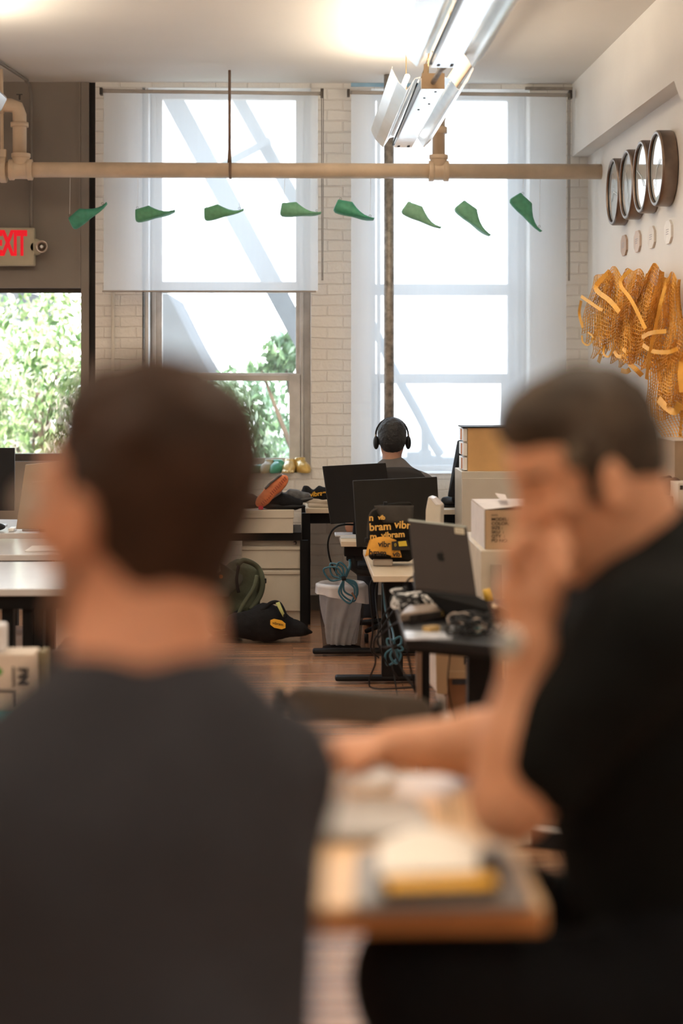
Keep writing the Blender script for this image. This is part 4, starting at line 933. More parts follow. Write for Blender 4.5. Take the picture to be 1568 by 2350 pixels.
MB().box(gp(842, 1240, -.035), (.02, .015, .025)).build('cord_end', M_blackp, t, bevel=.004)
MB().box(gp(885, 1157, .03), (.02, .012, .025)).build('cord_toggle', M_blackp, t, bevel=.004)
a_ = atz(879, 1297, zDA); t = thing('external_drive', 'small silver drive lying in front of the drawstring bag', 'drive', a_)
MB().box((a_.x, a_.y, zDA+.018), (.098, .10, .034), rotm(0, 0, R(-4))).build('case', mat('silver_case', (.48, .43, .38), .35, .6), t, bevel=.006)
MB().box((a_.x-.05, a_.y, zDA+.018), (.004, .09, .026), rotm(0, 0, R(-4))).build('glossy_end', M_alu, t)

# ------------------------------------------------------------ right hand cluster: cabinet, organiser, boxes
t = thing('white_cabinet', 'tall white steel cabinet under the wooden drawer organiser', 'cabinet', (X(1130, 10.1), 10.2, 0))
zc_ = Z(1083, 10.0)
MB().bb((X(1060, 10.0), 10.0, 0), (X(1270, 10.0), 10.42, zc_)).build('body', mat('warm_white_enamel', (.60, .56, .49), .4, var=.02), t, bevel=.003)
MB().bb((X(1061, 10.0), 9.985, 0.02), (X(1269, 10.0), 10.0, Z(1098, 10.0))).build('back_panel', mat('warm_white_enamel', (.62, .58, .52), .4), t, bevel=.002)
t = thing('drawer_organiser', 'stacked plywood organiser with thin white drawers on the white cabinet', 'organiser', (X(1120, 10.05), 10.2, zc_))
zo = Z(982, 10.05)
M_ply = mat('birch_plywood', (.66, .40, .17), .5, var=.12, vscale=5)
MB().bb((X(1074, 10.05), 10.05, zc_), (X(1230, 10.05), 10.32, zo)).build('case', M_ply, t, bevel=.002)
hz = (zo-zc_)/3
for k in range(3):
    d = MB().bb((X(1064, 10.05), 10.06, zc_+hz*k+.006), (X(1073, 10.05), 10.31, zc_+hz*(k+1)-.006)).build('drawer', M_chan, t, bevel=.001)
    MB().bb((X(1062, 10.05), 10.12+.02*k, zc_+hz*k+.01), (X(1064, 10.05), 10.14+.02*k, zc_+hz*(k+1)-.01)).build('label_strip', mat('orange_strip', (.6, .25, .12), .6), d)
MB().bb((X(1062, 10.05), 10.04, zo), (X(1230, 10.05), 10.33, zo+.006)).build('lid_sheet', M_blackp, t)
# text carton
yb_, xl_, xr_ = 7.5, X(1114, 7.5), X(1265, 7.5); zl, zh = Z(1262, 7.5), Z(1172, 7.5)
t = thing('shipping_carton', 'brown carton printed MODEL COLOR SIZE SKU QTY with white top flaps', 'box', ((xl_+xr_)/2, 7.7, zl))
MB().bb((xl_, yb_, zl), (xr_, 8.05, zh)).build('body', M_card, t, bevel=.002)
MB().slab([(xl_-.002, yb_-.0, zl), (xl_-.002, 8.05, zl), (xl_-.002, 8.05, zh), (xl_-.002, yb_, zh)], .002, (-1, 0, 0)).build('side_sheet', mat('white_carton', (.72, .68, .68), .7), t)
MB().slab([(xl_-.002, yb_, zh+.002), (xr_, yb_, zh+.03), (xr_, 8.05, zh+.006), (xl_-.002, 8.05, zh+.004)], .003, (0, 0, 1)).build('top_flap', mat('white_carton', (.74, .7, .7), .7), t)
MB().slab([at(1137, 1133, 7.95), at(1160, 1136, 7.95), at(1165, 1149, 7.6), at(1150, 1149, 7.6)], .003, (0, 0, 1)).build('tape_flap', mat('white_carton2', (.7, .63, .6), .7), t)
for k, s_ in enumerate(('MODEL:', 'COLOR:', 'SIZE :', 'SKU  :', 'QTY  :', 'PO NO:')):
    text('lettering', s_, .0185, M_ink, frame(at(1128, 1195+9.75*k, yb_-.001), (1, 0, 0), (0, 0, 1)), t, .0004, bold=.0003, sx=1.12)
text('lettering', 'NAME:', .010, M_ink, frame(at(1128, 1184, yb_-.001), (1, 0, 0), (0, 0, 1)), t, .0004)
t = thing('low_white_cabinet', 'low cream cabinet carrying the printed carton', 'cabinet', (X(1150, 7.6), 7.8, 0))
MB().bb((X(1104, 7.45), 7.45, 0), (X(1330, 7.45), 8.3, zl)).build('body', mat('cream_enamel', (.60, .53, .43), .5), t, bevel=.004)
for z1_, z2_ in ((.02, .32), (.34, .66)): 
    d = MB().bb((X(1107, 7.44), 7.438, z1_), (X(1320, 7.44), 7.45, z2_)).build('door', mat('cream_enamel', (.62, .55, .45), .5), t, bevel=.003)
MB().bb((X(1127, 7.43), 7.43, Z(1395, 7.43)), (X(1151, 7.43), 7.44, Z(1297, 7.43))).build('frosted_window', mat('frosted_panel', (.42, .35, .28), .3), t)
tag(SDF().ell((X(1165, 9.9), 9.93, Z(1135, 9.9)), (.055, .05, .075)).build('round_lamp', mat('brown_dome', (.10, .055, .04), .4), h=.006), 'small brown dome shape on the cabinet behind the bent head', 'dome') if False else None
# white curved router on the near desk
t = thing('router', 'white curved upright device standing behind the laptop', 'router', (X(992, 8.6), 8.6, zDA))
pts = [(975, 1250), (977, 1170), (983, 1139), (992, 1143), (1012, 1160), (1010, 1250)]
MB().slab([at(px, py, 8.55) if py < 1240 else Vector((X(px, 8.55), 8.55, zDA)) for px, py in pts], .11, (.25, 1, 0)).build('shell', mat('white_gloss', (.70, .66, .58), .3), t, bevel=.008)
MB().slab([at(985, 1141, 8.545), at(995, 1144, 8.545), at(1010, 1159, 8.545), at(1000, 1160, 8.545)], .1, (.25, 1, .02)).build('top_cap', mat('white_gloss2', (.85, .85, .9), .3), t, bevel=.004)
# monitor seen edge on, next to white cabinet
P4 = [at(1049, 1010, 10.95), at(1062, 1010, 10.9), at(1060, 1143, 10.9), at(1026, 1140, 10.95)]
t = thing('computer_monitor', 'black display seen nearly edge-on left of the plywood organiser', 'monitor', (P4[3].x, 10.95, Z(1170, 10.95)))
MB().slab(P4, .35, (.55, 1, 0)).build('display', M_blackp, t, bevel=.01)
MB().cyl(at(1048, 1125, 11.1), (X(1048, 11.1), 11.2, zD+.01), .025).build('stand_neck', M_black, t, smooth=True)
MB().box((X(1050, 11.2), 11.25, zD+.007), (.2, .2, .014)).build('stand_base', M_black, t, bevel=.004)
desk('pale window desk at which the person with headphones sits', X(912, 11.0), X(1250, 11.1), 11.0, 11.74, zD, [(X(925, 11.1), 11.6), (X(1240, 11.1), 11.14)])
tag(SDF().ell((X(1035, 11.0)+.02, 11.22, zD+.03), (.06, .07, .03)).cap((X(1030, 11.1)-.02, 11.2, zD+.045), (X(1045, 11.1)+.03, 11.25, zD+.05), .02).build('desk_headset', M_blackp, h=.006), 'black rounded headset lying on the window desk beside the edge-on display', 'headset')
# ------------------------------------------------------------ seated person at the window desk
def skin_mat(name, col): return mat(name, col, .5, var=.10, vscale=14, bump=.05, bscale=180, spec=.35, sub=.12)
M_skinA = skin_mat('skin_tan', (.42, .22, .15))
def head_sdf(s, M, hs=1.0, ear=True, face=True, k=1.0, ex=-.008, ez=-.012):
    """+x faces forward, +y left, +z up; M = 4x4"""
    q = M.to_3x3().normalized()
    def p(x, y, z): return M @ Vector((x*hs, y*hs, z*hs))
    def e(c, r, kk=.02, op='+', rot=None): s.ell(p(*c), tuple(a*hs for a in r), q @ rot if rot is not None else q, kk*hs, op)
    def c_(a, b, r1, r2, kk=.015, op='+'): s.cap(p(*a), p(*b), r1*hs, r2*hs, kk*hs, op)
    e((-.012, 0, .028), (.100, .076, .090)); e((.02, 0, .0), (.078, .066, .085), .03)
    c_((.045, .0, -.055), (.06, 0, -.085), .048, .034, .03); c_((-.01, .038, -.05), (.06, .012, -.10), .026, .018, .03); c_((-.01, -.038, -.05), (.06, -.012, -.10), .026, .018, .03)
    if face:
        e((.072, 0, -.108), (.02, .022, .017), .02)
        for y in (-1, 1):
            c_((.076, .012*y, .018), (.066, .05*y, .016), .011, .008, .012); e((.066, .044*y, -.03), (.022, .02, .016), .02)
            e((.096, .031*y, -.006), (.012, .018, .012), .014, '-'); e((.0745, .031*y, -.006), (.0145, .0145, .0135), .006)
            e((.100, .012*y, -.040), (.010, .008, .008), .008)
        c_((.088, 0, .008), (.114, 0, -.032), .008, .011, .012); e((.112, 0, -.037), (.014, .010, .010), .008)
        e((.086, 0, -.066), (.014, .026, .007), .008); e((.083, 0, -.078), (.015, .023, .008), .008); e((.101, 0, -.0715), (.008, .02, .0018), .003, '-')
    if ear:
        for y in (-1, 1):
            r_ = Matrix.Rotation(R(18*y), 3, 'Z') @ Matrix.Rotation(R(-12), 3, 'Y')
            e((ex+.006, .074*y, ez), (.014, .010, .018), .01); e((ex, .0855*y, ez), (.021, .0085, .034), .004, '+', r_); e((ex+.005, .094*y, ez+.002), (.011, .006, .019), .004, '-', r_)
def headM(o, facing_az, pitch=0, roll=0):
    """facing_az: 0 = +x, 90 = +y"""
    return Matrix.Translation(o) @ Matrix.Rotation(R(facing_az), 4, 'Z') @ Matrix.Rotation(R(pitch), 4, 'Y') @ Matrix.Rotation(R(roll), 4, 'X')
M_hair1 = mat('black_hair', (.010, .010, .012), .55, var=.3, vscale=60, bump=.6, bscale=90)
M_greyt = mat('grey_tshirt', (.13, .12, .12), .9, var=.1, bump=.2, bscale=40, spec=.2)
Yh = 10.62
hc = at(900, 1008, Yh); S_ = F/Yh
pt = thing('person', 'person with black hair and headphones in a grey T-shirt facing the right window', 'person', (hc.x, Yh, .46))
HM = headM(hc, 90, 12)
s = SDF(); head_sdf(s, HM, 1.0)
s.cap(hc+Vector((0, -.02, -.06)), hc+Vector((-.005, -.05, -.19)), .056, .062, .03)
sh_l = hc+Vector((-.185, -.03, -.27)); sh_r = hc+Vector((.185, -.03, -.27)); pel = Vector((hc.x, Yh-.02, .56))
s.cap(hc+Vector((-.1, -.04, -.28)), hc+Vector((.1, -.04, -.28)), .075, .075, .05)
s.chain([hc+Vector((0, -.04, -.3)), hc+Vector((0, -.03, -.55)), pel], [.12, .12, .13], .06)
for sh, sg in ((sh_l, -1), (sh_r, 1)):
    el = sh+Vector((.05*sg, .10, -.27)); wr = Vector((hc.x+.12*sg, Yh+.44, zD+.045)); s.chain([sh, el, wr], [.055, .043, .028], .03)
    s.cap(wr, wr+Vector((-.01*sg, .06, -.005)), .03, .026, .02)
    for f_ in range(4): s.chain([wr+Vector((-.03*sg+.017*f_*sg, .09, -.005)), wr+Vector((-.032*sg+.018*f_*sg, .13, -.012)), wr+Vector((-.032*sg+.018*f_*sg, .15, -.026))], [.009, .008, .007], .004)
    s.cap(wr+Vector((-.025*sg, .03, -.005)), wr+Vector((-.06*sg, .07, -.02)), .011, .009, .008)
    hip = pel+Vector((.09*sg, .02, -.02)); kn = Vector((hc.x+.13*sg, Yh+.42, .52)); an = Vector((hc.x+.13*sg, Yh+.40, .09)); s.chain([hip, kn, an], [.085, .06, .042], .03); s.cap(an+Vector((0, -.02, -.045)), an+Vector((0, .14, -.055)), .032, .028, .02)
s.build('body', M_skinA, pt, h=.008)
s = SDF(); s.cap(hc+Vector((0, -.045, -.165)), hc+Vector((0, -.045, -.20)), .066, .075, .02); s.cap(hc+Vector((-.12, -.04, -.262)), hc+Vector((.12, -.04, -.262)), .084, .084, .05); s.cap(hc+Vector((-.03, -.04, -.2)), hc+Vector((.03, -.04, -.2)), .075, .075, .05)
s.chain([hc+Vector((0, -.04, -.3)), hc+Vector((0, -.03, -.55)), pel], [.14, .135, .145], .06)
for sh, sg in ((sh_l, -1), (sh_r, 1)): s.cap(sh, sh+Vector((.04*sg, .08, -.19)), .072, .062, .03)
s.build('tshirt', M_greyt, pt, h=.009, disp=.012, dscale=10)
s = SDF()
for sg in (-1, 1):
    hip = pel+Vector((.09*sg, .02, -.02)); s.chain([hip, Vector((hc.x+.13*sg, Yh+.42, .52)), Vector((hc.x+.13*sg, Yh+.40, .10))], [.105, .078, .06], .03)
s.cap(pel+Vector((-.06, 0, 0)), pel+Vector((.06, 0, 0)), .13, .13, .03); s.build('trousers', mat('dark_jeans', (.03, .035, .05), .9), pt, h=.01)
s = SDF(); q_ = HM.to_3x3()
s.ell(HM @ Vector((-.02, 0, .032)), (.108, .088, .098), q_, .02); s.ell(HM @ Vector((-.045, 0, -.02)), (.07, .076, .075), q_, .03)
s.ell(HM @ Vector((.12, 0, -.02)), (.07, .08, .09), q_, .02, '-'); s.build('hair', M_hair1, pt, h=.006, disp=.010, dscale=45)
hp = thing('headphones', 'black over-ear headphones worn by the person in the grey T-shirt', 'headphones', hc)
arc = [HM @ Vector((-.005, .100*math.cos(a), .02+.100*math.sin(a)*1.12)) for a in [PI*k/14 for k in range(15)]]
MB().tube(arc, .0055, 8).build('headband', M_black, hp, smooth=True)
for sg in (-1, 1):
    MB().tube([HM @ Vector((-.005, .10*sg, .03)), HM @ Vector((-.005, .101*sg, .0))], .006, 8).build('yoke', M_steel, hp)
    SDF().ell(HM @ Vector((-.008, .098*sg, -.022)), (.034, .018, .042), q_, .01).build('ear_cup', M_blackp, hp, h=.004)
# office chair of that person
oc_ = thing('office_chair', 'dark curved office chair of the person wearing headphones', 'chair', (hc.x, Yh-.1, 0))
def ocf(u, v):
    px = 850+140*u-(1-v)*0+(42*v*(u-.3) if u > .3 else 0); py = 1072+40*(abs(u-.45)*2)**4+v*140
    return at(px, py, Yh-.26+.05*math.cos((u-.5)*PI)*-1+.0*v)
MB().grid(ocf, 16, 12).build('backrest', mat('dark_chair_mesh', (.022, .022, .025), .75), oc_, smooth=True, solid=.03)
MB().box((hc.x, Yh-.02, .43), (.46, .44, .07)).build('seat', M_blackf, oc_, bevel=.02)
MB().cyl((hc.x, Yh-.02, .08), (hc.x, Yh-.02, .40), .025).build('gas_column', M_black, oc_, smooth=True)
MB().tube([(hc.x, Yh-.1, .42), (hc.x, Yh-.29, .45), (hc.x, Yh-.29, .75)], .025, 8).build('back_bracket', M_black, oc_, smooth=True)
for k in range(5):
    a = k*2*PI/5+.3; e_ = Vector((hc.x+.28*math.cos(a), Yh-.02+.28*math.sin(a), .07))
    lg = MB().tube([(hc.x, Yh-.02, .10), e_], [.022, .014], 8).build('leg', M_black, oc_, smooth=True)
    MB().cyl(e_+Vector((-.012, 0, -.042)), e_+Vector((.012, 0, -.042)), .027).build('caster', M_blackp, lg, smooth=True)

# ------------------------------------------------------------ black desk with laptop and clutter
zC = .735
def cz_(px, py): return atz(px, py, zC)
a1_, a2_, a3_, a4_ = cz_(930, 1465), cz_(1330, 1500), cz_(1330, 1372), cz_(905, 1380)
M_bdesk = mat('black_laminate', (.006, .006, .008), .42, spec=.3)
t = thing('black_desk', 'black desk crowded with cables under the laptop', 'desk', ((a1_.x+a2_.x)/2, a1_.y+.4, 0))
MB().slab([a1_, a2_, a3_, a4_], .03, (0, 0, -1)).build('desktop', M_bdesk, t, bevel=.003)
for c_ in (Vector((X(1110, 6.1), 6.1, 0)),):
    MB().bb((c_.x-.058, 6.06, 0), (c_.x+.058, 6.14, zC-.03)).build('leg', M_black, t, bevel=.004)
    MB().bb((c_.x+.064, 6.06, 0), (c_.x+.070, 6.07, zC-.05)).build('edge_strip', M_steel, t)
MB().bb((X(955, 6.9)-.0, 6.86, 0), (X(967, 6.9), 6.92, zC-.03)).build('leg', M_steel, t)
MB().bb((X(968, 6.9), 6.87, 0), (X(985, 6.9), 6.92, zC-.03)).build('leg', M_black, t)
MB().slab([a1_+Vector((.01, .02, -.03)), a2_+Vector((0, .02, -.03)), a2_+Vector((0, .05, -.03)), a1_+Vector((.01, .05, -.03))], .018, (0, 0, -1)).build('rail', M_black, t)
# laptop, screen back to the viewer
Ylp = 6.75
LP = [at(938, 1192, 6.85), at(1070, 1207, 6.62), at(1093, 1367, 6.42), at(952, 1349, 6.65)]
t = thing('laptop', 'open grey laptop on a stand, lid with round bitten-fruit mark towards the viewer', 'laptop', (LP[3].x+.1, 6.6, zC+.2))
nl = (LP[1]-LP[0]).cross(LP[3]-LP[0]).normalized(); nl = nl if nl.y > 0 else -nl
M_sg = mat('space_grey_metal', (.036, .026, .022), .6, 0, spec=.25, var=.03)
MB().slab(LP, .006, nl).build('lid', M_sg, t, bevel=.003)
MB().slab([LP[0]-nl*.0005, LP[1]-nl*.0005, LP[1]-nl*.0005+(LP[2]-LP[1])*.022, LP[0]-nl*.0005+(LP[3]-LP[0])*.022], .0015, -nl).build('lid_edge', mat('pale_lid_edge', (.5, .55, .52), .3), t)
base_q = [LP[3], LP[2], LP[2]+Vector((-.012, .24, .03)), LP[3]+Vector((.01, .24, .03))]
MB().slab(base_q, .012, (0, 0, -1)).build('keyboard_base', M_sg, t, bevel=.003)
ctr = (LP[0]+LP[1]+LP[2]+LP[3])/4; ux = (LP[1]-LP[0]).normalized(); uz = (LP[0]-LP[3]).normalized()
def disc(cx, cy, rx, ry, n=20): return [ctr+ux*(cx+rx*math.cos(2*PI*k/n))+uz*(cy+ry*math.sin(2*PI*k/n))-nl*.0006 for k in range(n)]
M_lg = mat('gloss_black_mark', (.004, .003, .003), .5, spec=.1)
lgm = MB()
sil = [(0, .013), (.007, .0165), (.015, .015), (.0185, .0115), (.0145, .008), (.013, .002), (.0145, -.003), (.019, -.0065), (.015, -.016), (.009, -.0215), (.004, -.0205), (0, -.0195), (-.004, -.0205), (-.009, -.0215), (-.015, -.015), (-.019, -.006), (-.0195, .004), (-.016, .012), (-.009, .0165), (-.004, .015)]
lgm.slab([ctr+ux*x*1.0+uz*y*1.0-nl*.0006 for x, y in sil], .0006, -nl)
lgm.slab([ctr+ux*(x)+uz*y-nl*.0006 for x, y in ((0, .0175), (.003, .0225), (.009, .027), (.0085, .022), (.005, .0185))], .0006, -nl)
lgm.build('lid_mark', M_lg, t)
def lidp(u, v): return LP[0]+(LP[1]-LP[0])*u+(LP[3]-LP[0])*v-nl*.0006
st_ = MB().slab([lidp(.80, .04), lidp(.96, .04), lidp(.96, .13), lidp(.80, .13)], .0008, -nl).build('sticker', mat('beige_sticker', (.55, .48, .36), .6), t)
sm = MB()
for k in range(2): sm.slab([lidp(.83, .07+.025*k)-nl*.001, lidp(.93, .07+.025*k)-nl*.001, lidp(.93, .08+.025*k)-nl*.001, lidp(.83, .08+.025*k)-nl*.001], .0004, -nl)
sm.build('sticker_print', mat('sticker_ink', (.3, .28, .24), .6), st_)
# stand
t = thing('laptop_stand', 'tan and black laptop stand with angled post on the black desk', 'stand', cz_(965, 1420))
zb0 = cz_(965, 1430)
MB().bb((X(960, 6.75)-.008, 6.72, zC+.03), (X(975, 6.75), 6.75, LP[3].z+.0)).build('post', mat('tan_metal', (.42, .34, .26), .4, .4), t, bevel=.003)
MB().slab([base_q[0]+Vector((0, 0, -.014)), base_q[1]+Vector((.0, 0, -.014)), base_q[2]+Vector((0, 0, -.014)), base_q[3]+Vector((0, 0, -.014))], .01, (0, 0, -1)).build('tray', M_blackp, t, bevel=.003)
MB().slab([at(972, 1358, 6.3), at(1094, 1368, 6.3), at(1170, 1408, 6.2), at(1165, 1444, 6.2), at(1050, 1440, 6.25), at(1012, 1400, 6.3)], .03, (0, 1, 0)).build('drape', mat('black_cloth', (.008, .008, .009), .8, spec=.2), t, bevel=.006)
t = thing('dock_station', 'flat tan and black docking box at the front left of the black desk', 'dock', cz_(940, 1440))
dq = [cz_(918, 1432), cz_(1030, 1418), cz_(1015, 1405), cz_(935, 1412)]
MB().slab([p_+Vector((0, 0, .002)) for p_ in dq], .035, (0, 0, 1)).build('case', mat('tan_black_case', (.35, .28, .23), .35, .3), t, bevel=.008)
MB().slab([at(940, 1412, dq[0].y-.01), at(1020, 1401, dq[1].y-.025), at(1020, 1415, dq[1].y-.025), at(940, 1431, dq[0].y-.01)], .004, (0, -1, 0)).build('front_opening', M_ink, t)
for k in range(2): MB().slab([at(1005, 1404+5*k, dq[1].y-.034), at(1017, 1404+5*k, dq[1].y-.034), at(1017, 1407+5*k, dq[1].y-.034), at(1005, 1407+5*k, dq[1].y-.034)], .004, (0, -1, 0)).build('slot', M_gold, t)
# papers and clutter
pq = [cz_(932, 1470), cz_(1038, 1468), cz_(1040, 1456), cz_(928, 1452)]
tag(MB().slab([p_+Vector((0, 0, .001)) for p_ in pq], .006, (0, 0, 1)).build('magazine', mat('pale_blue_paper', (.62, .66, .74), .25, var=.2)), 'glossy pale magazine at the front edge of the black desk', 'magazine')
rng = random.Random(8)
cl = [('white', (.7, .7, .72)), ('brass', (.5, .33, .12)), ('grey', (.3, .32, .34)), ('orange', (.65, .2, .06)), ('teal', (.1, .3, .34)), ('tan', (.5, .36, .2))]
where = [(945, 1392, 0), (962, 1404, 1), (985, 1396, 5), (998, 1404, 3), (1010, 1412, 0), (925, 1402, 0), (1012, 1396, 5), (1048, 1452, 2), (1078, 1448, 0), (1100, 1452, 4), (1122, 1452, 0), (990, 1452, 1), (1062, 1438, 0), (940, 1410, 2)]
for k, (px, py, ci) in enumerate(where):
    c = cz_(px, py); c = c if c.y < a3_.y-.01 else Vector((c.x, a3_.y-.03, zC)); nm, col = cl[ci]
    desc = {0: 'white plug adapter', 1: 'small brass connector', 2: 'grey cable end', 3: 'orange scrap of packaging', 4: 'teal cable tip', 5: 'crumpled tan paper scrap'}[ci]
    plc = {945: 'left of the laptop post', 962: 'directly behind the laptop post', 985: 'right of the laptop post', 998: 'beside the tan paper', 1010: 'near the dock corner', 925: 'at the far left desk edge', 1012: 'under the laptop hinge', 1048: 'on the front middle of the black desk', 1078: 'front right of the magazine', 1100: 'between two white plugs', 1122: 'nearest the watch', 990: 'on the magazine', 1062: 'under the draped cloth', 940: 'just above the dock'}[px]
    q = rotm(0, 0, rng.uniform(0, 3)); sz_ = rng.uniform(.018, .034)
    b = MB().box(c+Vector((0, 0, .012)), (sz_*1.6, sz_, .022), q); b.cyl(c+q @ Vector((sz_*.8, 0, .012)), c+q @ Vector((sz_*1.3, 0, .012)), .006, n=8)
    tag(b.build('desk_gadget', mat('clutter_'+nm, col, .3), bevel=.003), desc+' '+plc, 'adapter' if ci in (0, 1, 2, 4) else 'scrap', 'small clutter on the black desk')
tag(MB().cyl(cz_(1130, 1405)+Vector((0, 0, .0)), cz_(1130, 1405)+Vector((0, 0, .05)), .02).build('yellow_cap', M_yel, smooth=True), 'small yellow cap on the black desk right of the laptop', 'cap') if False else None
tag(MB().tube([at(1112, 1370, 6.8), at(1128, 1366, 6.8)], .03, 12).build('yellow_roll', mat('bright_yellow', (.85, .52, .05), .5), smooth=True), 'small bright yellow roll at the lower right corner of the laptop', 'tape roll')
t = thing('usb_stick', 'cream plug with thin lead resting on the black cloth right of the laptop', 'plug', at(1140, 1405, 6.25))
MB().tube([at(1123, 1408, 6.25), at(1138, 1390, 6.25)], .013, 10).build('plug', mat('cream_plug', (.68, .56, .40), .4), t, smooth=True)
MB().tube(catmull([at(1123, 1408, 6.25), at(1100, 1425, 6.25), at(1080, 1438, 6.25)]), .004, 6).build('lead', M_gold, t, smooth=True)
MB().tube(catmull([at(1138, 1390, 6.25), at(1155, 1400, 6.25), at(1170, 1412, 6.25)]), .005, 6).build('lead', M_steel, t, smooth=True)
tag(MB().tube(catmull([cz_(1010, 1440), cz_(1008, 1452), cz_(1018, 1458), cz_(1038, 1456)])[0:] , .005, 6).build('white_cable', M_chan, smooth=True), 'short white cable curled at the front of the black desk', 'cable')
# cables hanging down
def tangle(lab, x0, x1, y0, y1, n, r_, m, seed, cat):
    rng = random.Random(seed); b = MB()
    for _ in range(n):
        c = cz_(rng.uniform(x0, x1), rng.uniform(y0, y1)); R0 = rng.uniform(.015, .04); a0 = rng.uniform(0, 6); tl = rng.uniform(.2, 1)
        b.tube(catmull([c+Vector((R0*math.cos(a0+k*1.2)*(1+.3*(k % 2)), R0*math.sin(a0+k*1.2)*.6, .012+.022*(1+math.sin(a0+k*1.7*tl)))) for k in range(6)], 5), r_, 5)
    tag(b.build('cable_tangle', m, smooth=True), lab, cat, None, 'stuff')
tangle('tangle of thin white leads around the laptop post', 918, 1010, 1386, 1404, 22, .0035, M_chan, 3, 'cables')
tangle('tangle of thin black leads heaped behind the laptop post', 915, 1040, 1384, 1410, 34, .0045, mat('black_lead', (.008, .008, .009), .5, spec=.3), 5, 'cables')
tangle('tangle of dark leads along the front of the black desk right of the magazine', 1045, 1150, 1440, 1468, 30, .004, mat('black_lead', (.008, .008, .009), .5, spec=.3), 7, 'cables')
tangle('loose silvery leads lying among the dark ones near the watch', 1050, 1140, 1436, 1460, 9, .003, M_steel, 9, 'cables')
M_bc = mat('black_cable', (.008, .007, .008), .6, spec=.2); M_blue = mat('blue_cable', (.03, .13, .20), .4)
for k, (lab, pts, m, r_) in enumerate((
    ('black cable hanging from the near desk in a long loop to the floor', [(925, 1385, 8.2), (905, 1400, 8.0), (870, 1452, 8), (858, 1475, 8), (862, 1520, 8), (848, 1560, 8), (860, 1580, 8), (950, 1578, 8)], M_bc, .006),
    ('black cable dropping straight left of the desk leg', [(858, 1325, 8.6), (850, 1350, 8.6), (856, 1440, 8.6), (852, 1490, 8.6), (870, 1510, 8.6)], M_bc, .006),
    ('black cable crossing diagonally to the floor behind the laptop desk', [(870, 1328, 8.5), (862, 1360, 8.5), (872, 1440, 8.3), (900, 1530, 8.2), (912, 1595, 8.1)], M_bc, .005),
    ('dark cable sagging from the black desk towards the near desk leg', [(950, 1372, 7.2), (920, 1380, 7.4), (890, 1400, 7.6), (868, 1450, 7.6), (876, 1500, 7.6), (915, 1560, 7.6)], M_bc, .006),
    ('dark olive cable bowing left from the dock', [(935, 1420, 6.9), (900, 1435, 7.2), (865, 1470, 7.3), (880, 1486, 7.3), (905, 1480, 7.2)], M_bc, .006),
    ('straight black cable falling to the floor left of the steel leg', [(928, 1462, 6.9), (940, 1520, 6.9), (955, 1590, 6.9)], M_bc, .007),
    ('second straight black cable crossing behind the blue bundle', [(880, 1335, 8.3), (892, 1430, 8.0), (900, 1485, 7.6), (925, 1540, 7.5), (960, 1605, 7.4), (985, 1740, 7.4)], M_bc, .006),
    ('thin black cable beside the cartons under the black desk', [(1035, 1485, 6.6), (1028, 1560, 6.7), (1035, 1610, 6.7), (1048, 1660, 6.7)], M_bc, .004),
    ('teal network cable running down the near desk leg', [(880, 1340, 8.6), (885, 1400, 8.6), (902, 1450, 8.4), (905, 1490, 8.2)], M_blue, .007),
    ('black cable coiling behind the laptop post', [(940, 1408, 6.55), (922, 1370, 6.8), (930, 1350, 7.0), (938, 1330, 7.0), (958, 1318, 7.0)], M_bc, .006))):
    o = cable([at(*p_) for p_ in pts], r_*.72, m, 'hanging_cable'); tag(o, lab, 'cable', 'cables hanging below the desks')
def bundle(lab, px, py, Y, sc, seed, up):
    rng = random.Random(seed); t = thing('cable_bundle', lab, 'cable', at(px, py, Y), 'coiled blue network cables')
    c = at(px, py, Y); k_ = Y/F*sc
    loops = [(-46, 22, -8), (-30, 34, 10), (24, -52, 6), (14, -56, -10), (30, -40, 14), (-10, 38, -4)] if up else [(14, 24, 6), (-18, 20, -6), (4, -40, 4), (-16, -44, 8), (20, -6, 4)]
    for dx, dz, dy in loops:
        d = Vector((dx*k_, dy*k_*.3, dz*k_)); n_ = Vector((-d.z, .01, d.x))*.32
        MB().tube(catmull([c, c+d*.5+n_, c+d, c+d*.5-n_, c]), .0055, 6).build('cable_loop', M_blue, t, smooth=True)
    MB().tube([c+Vector((-.012, -.008, .0)), c+Vector((.012, -.008, .006))], .012, 8).build('tie', M_black, t)
    return t
t = bundle('blue network cable tied in a bow over the waste bin', 789, 1328, 9.85, 1.0, 1, True)
MB().tube(catmull([at(793, 1325, 9.85), at(803, 1300, 9.86), at(803, 1285, 9.9)]), .008, 6).build('lead', M_blue, t, smooth=True)
MB().tube([at(808, 1360, 9.84), at(817, 1376, 9.84)], [.006, .004], 6).build('end_plug', mat('brown_plug', (.2, .1, .06), .5), t)
bundle('blue network cable tangle hanging left of the laptop desk', 906, 1485, 8.2, .95, 2, False)

# ------------------------------------------------------------ cartons below the black desk
Yc = 7.15
t = thing('open_carton', 'pale carton standing slanted under the black desk with white side', 'box', (X(990, Yc), Yc+.3, 0))
MB().slab([at(962, 1480, Yc+.3), at(1018, 1480, Yc), at(1018, 1600, Yc), at(1004, 1590, Yc+.05), at(968, 1545, Yc+.3)], .03, (.2, 1, 0)).build('white_side', mat('white_carton3', (.66, .6, .58), .7), t)
MB().slab([at(1000, 1480, Yc-.02), at(1030, 1480, Yc), at(1026, 1595, Yc), at(1002, 1592, Yc-.02)], .02, (.2, 1, 0)).build('cardboard_edge', M_card, t, bevel=.003)
MB().slab([at(1000, 1590, Yc-.03), at(1022, 1600, Yc-.03), at(1024, 1628, Yc-.03), at(1010, 1632, Yc-.03)], .01, (0, 1, 0)).build('torn_flap', mat('white_carton3', (.66, .6, .58), .7), t)
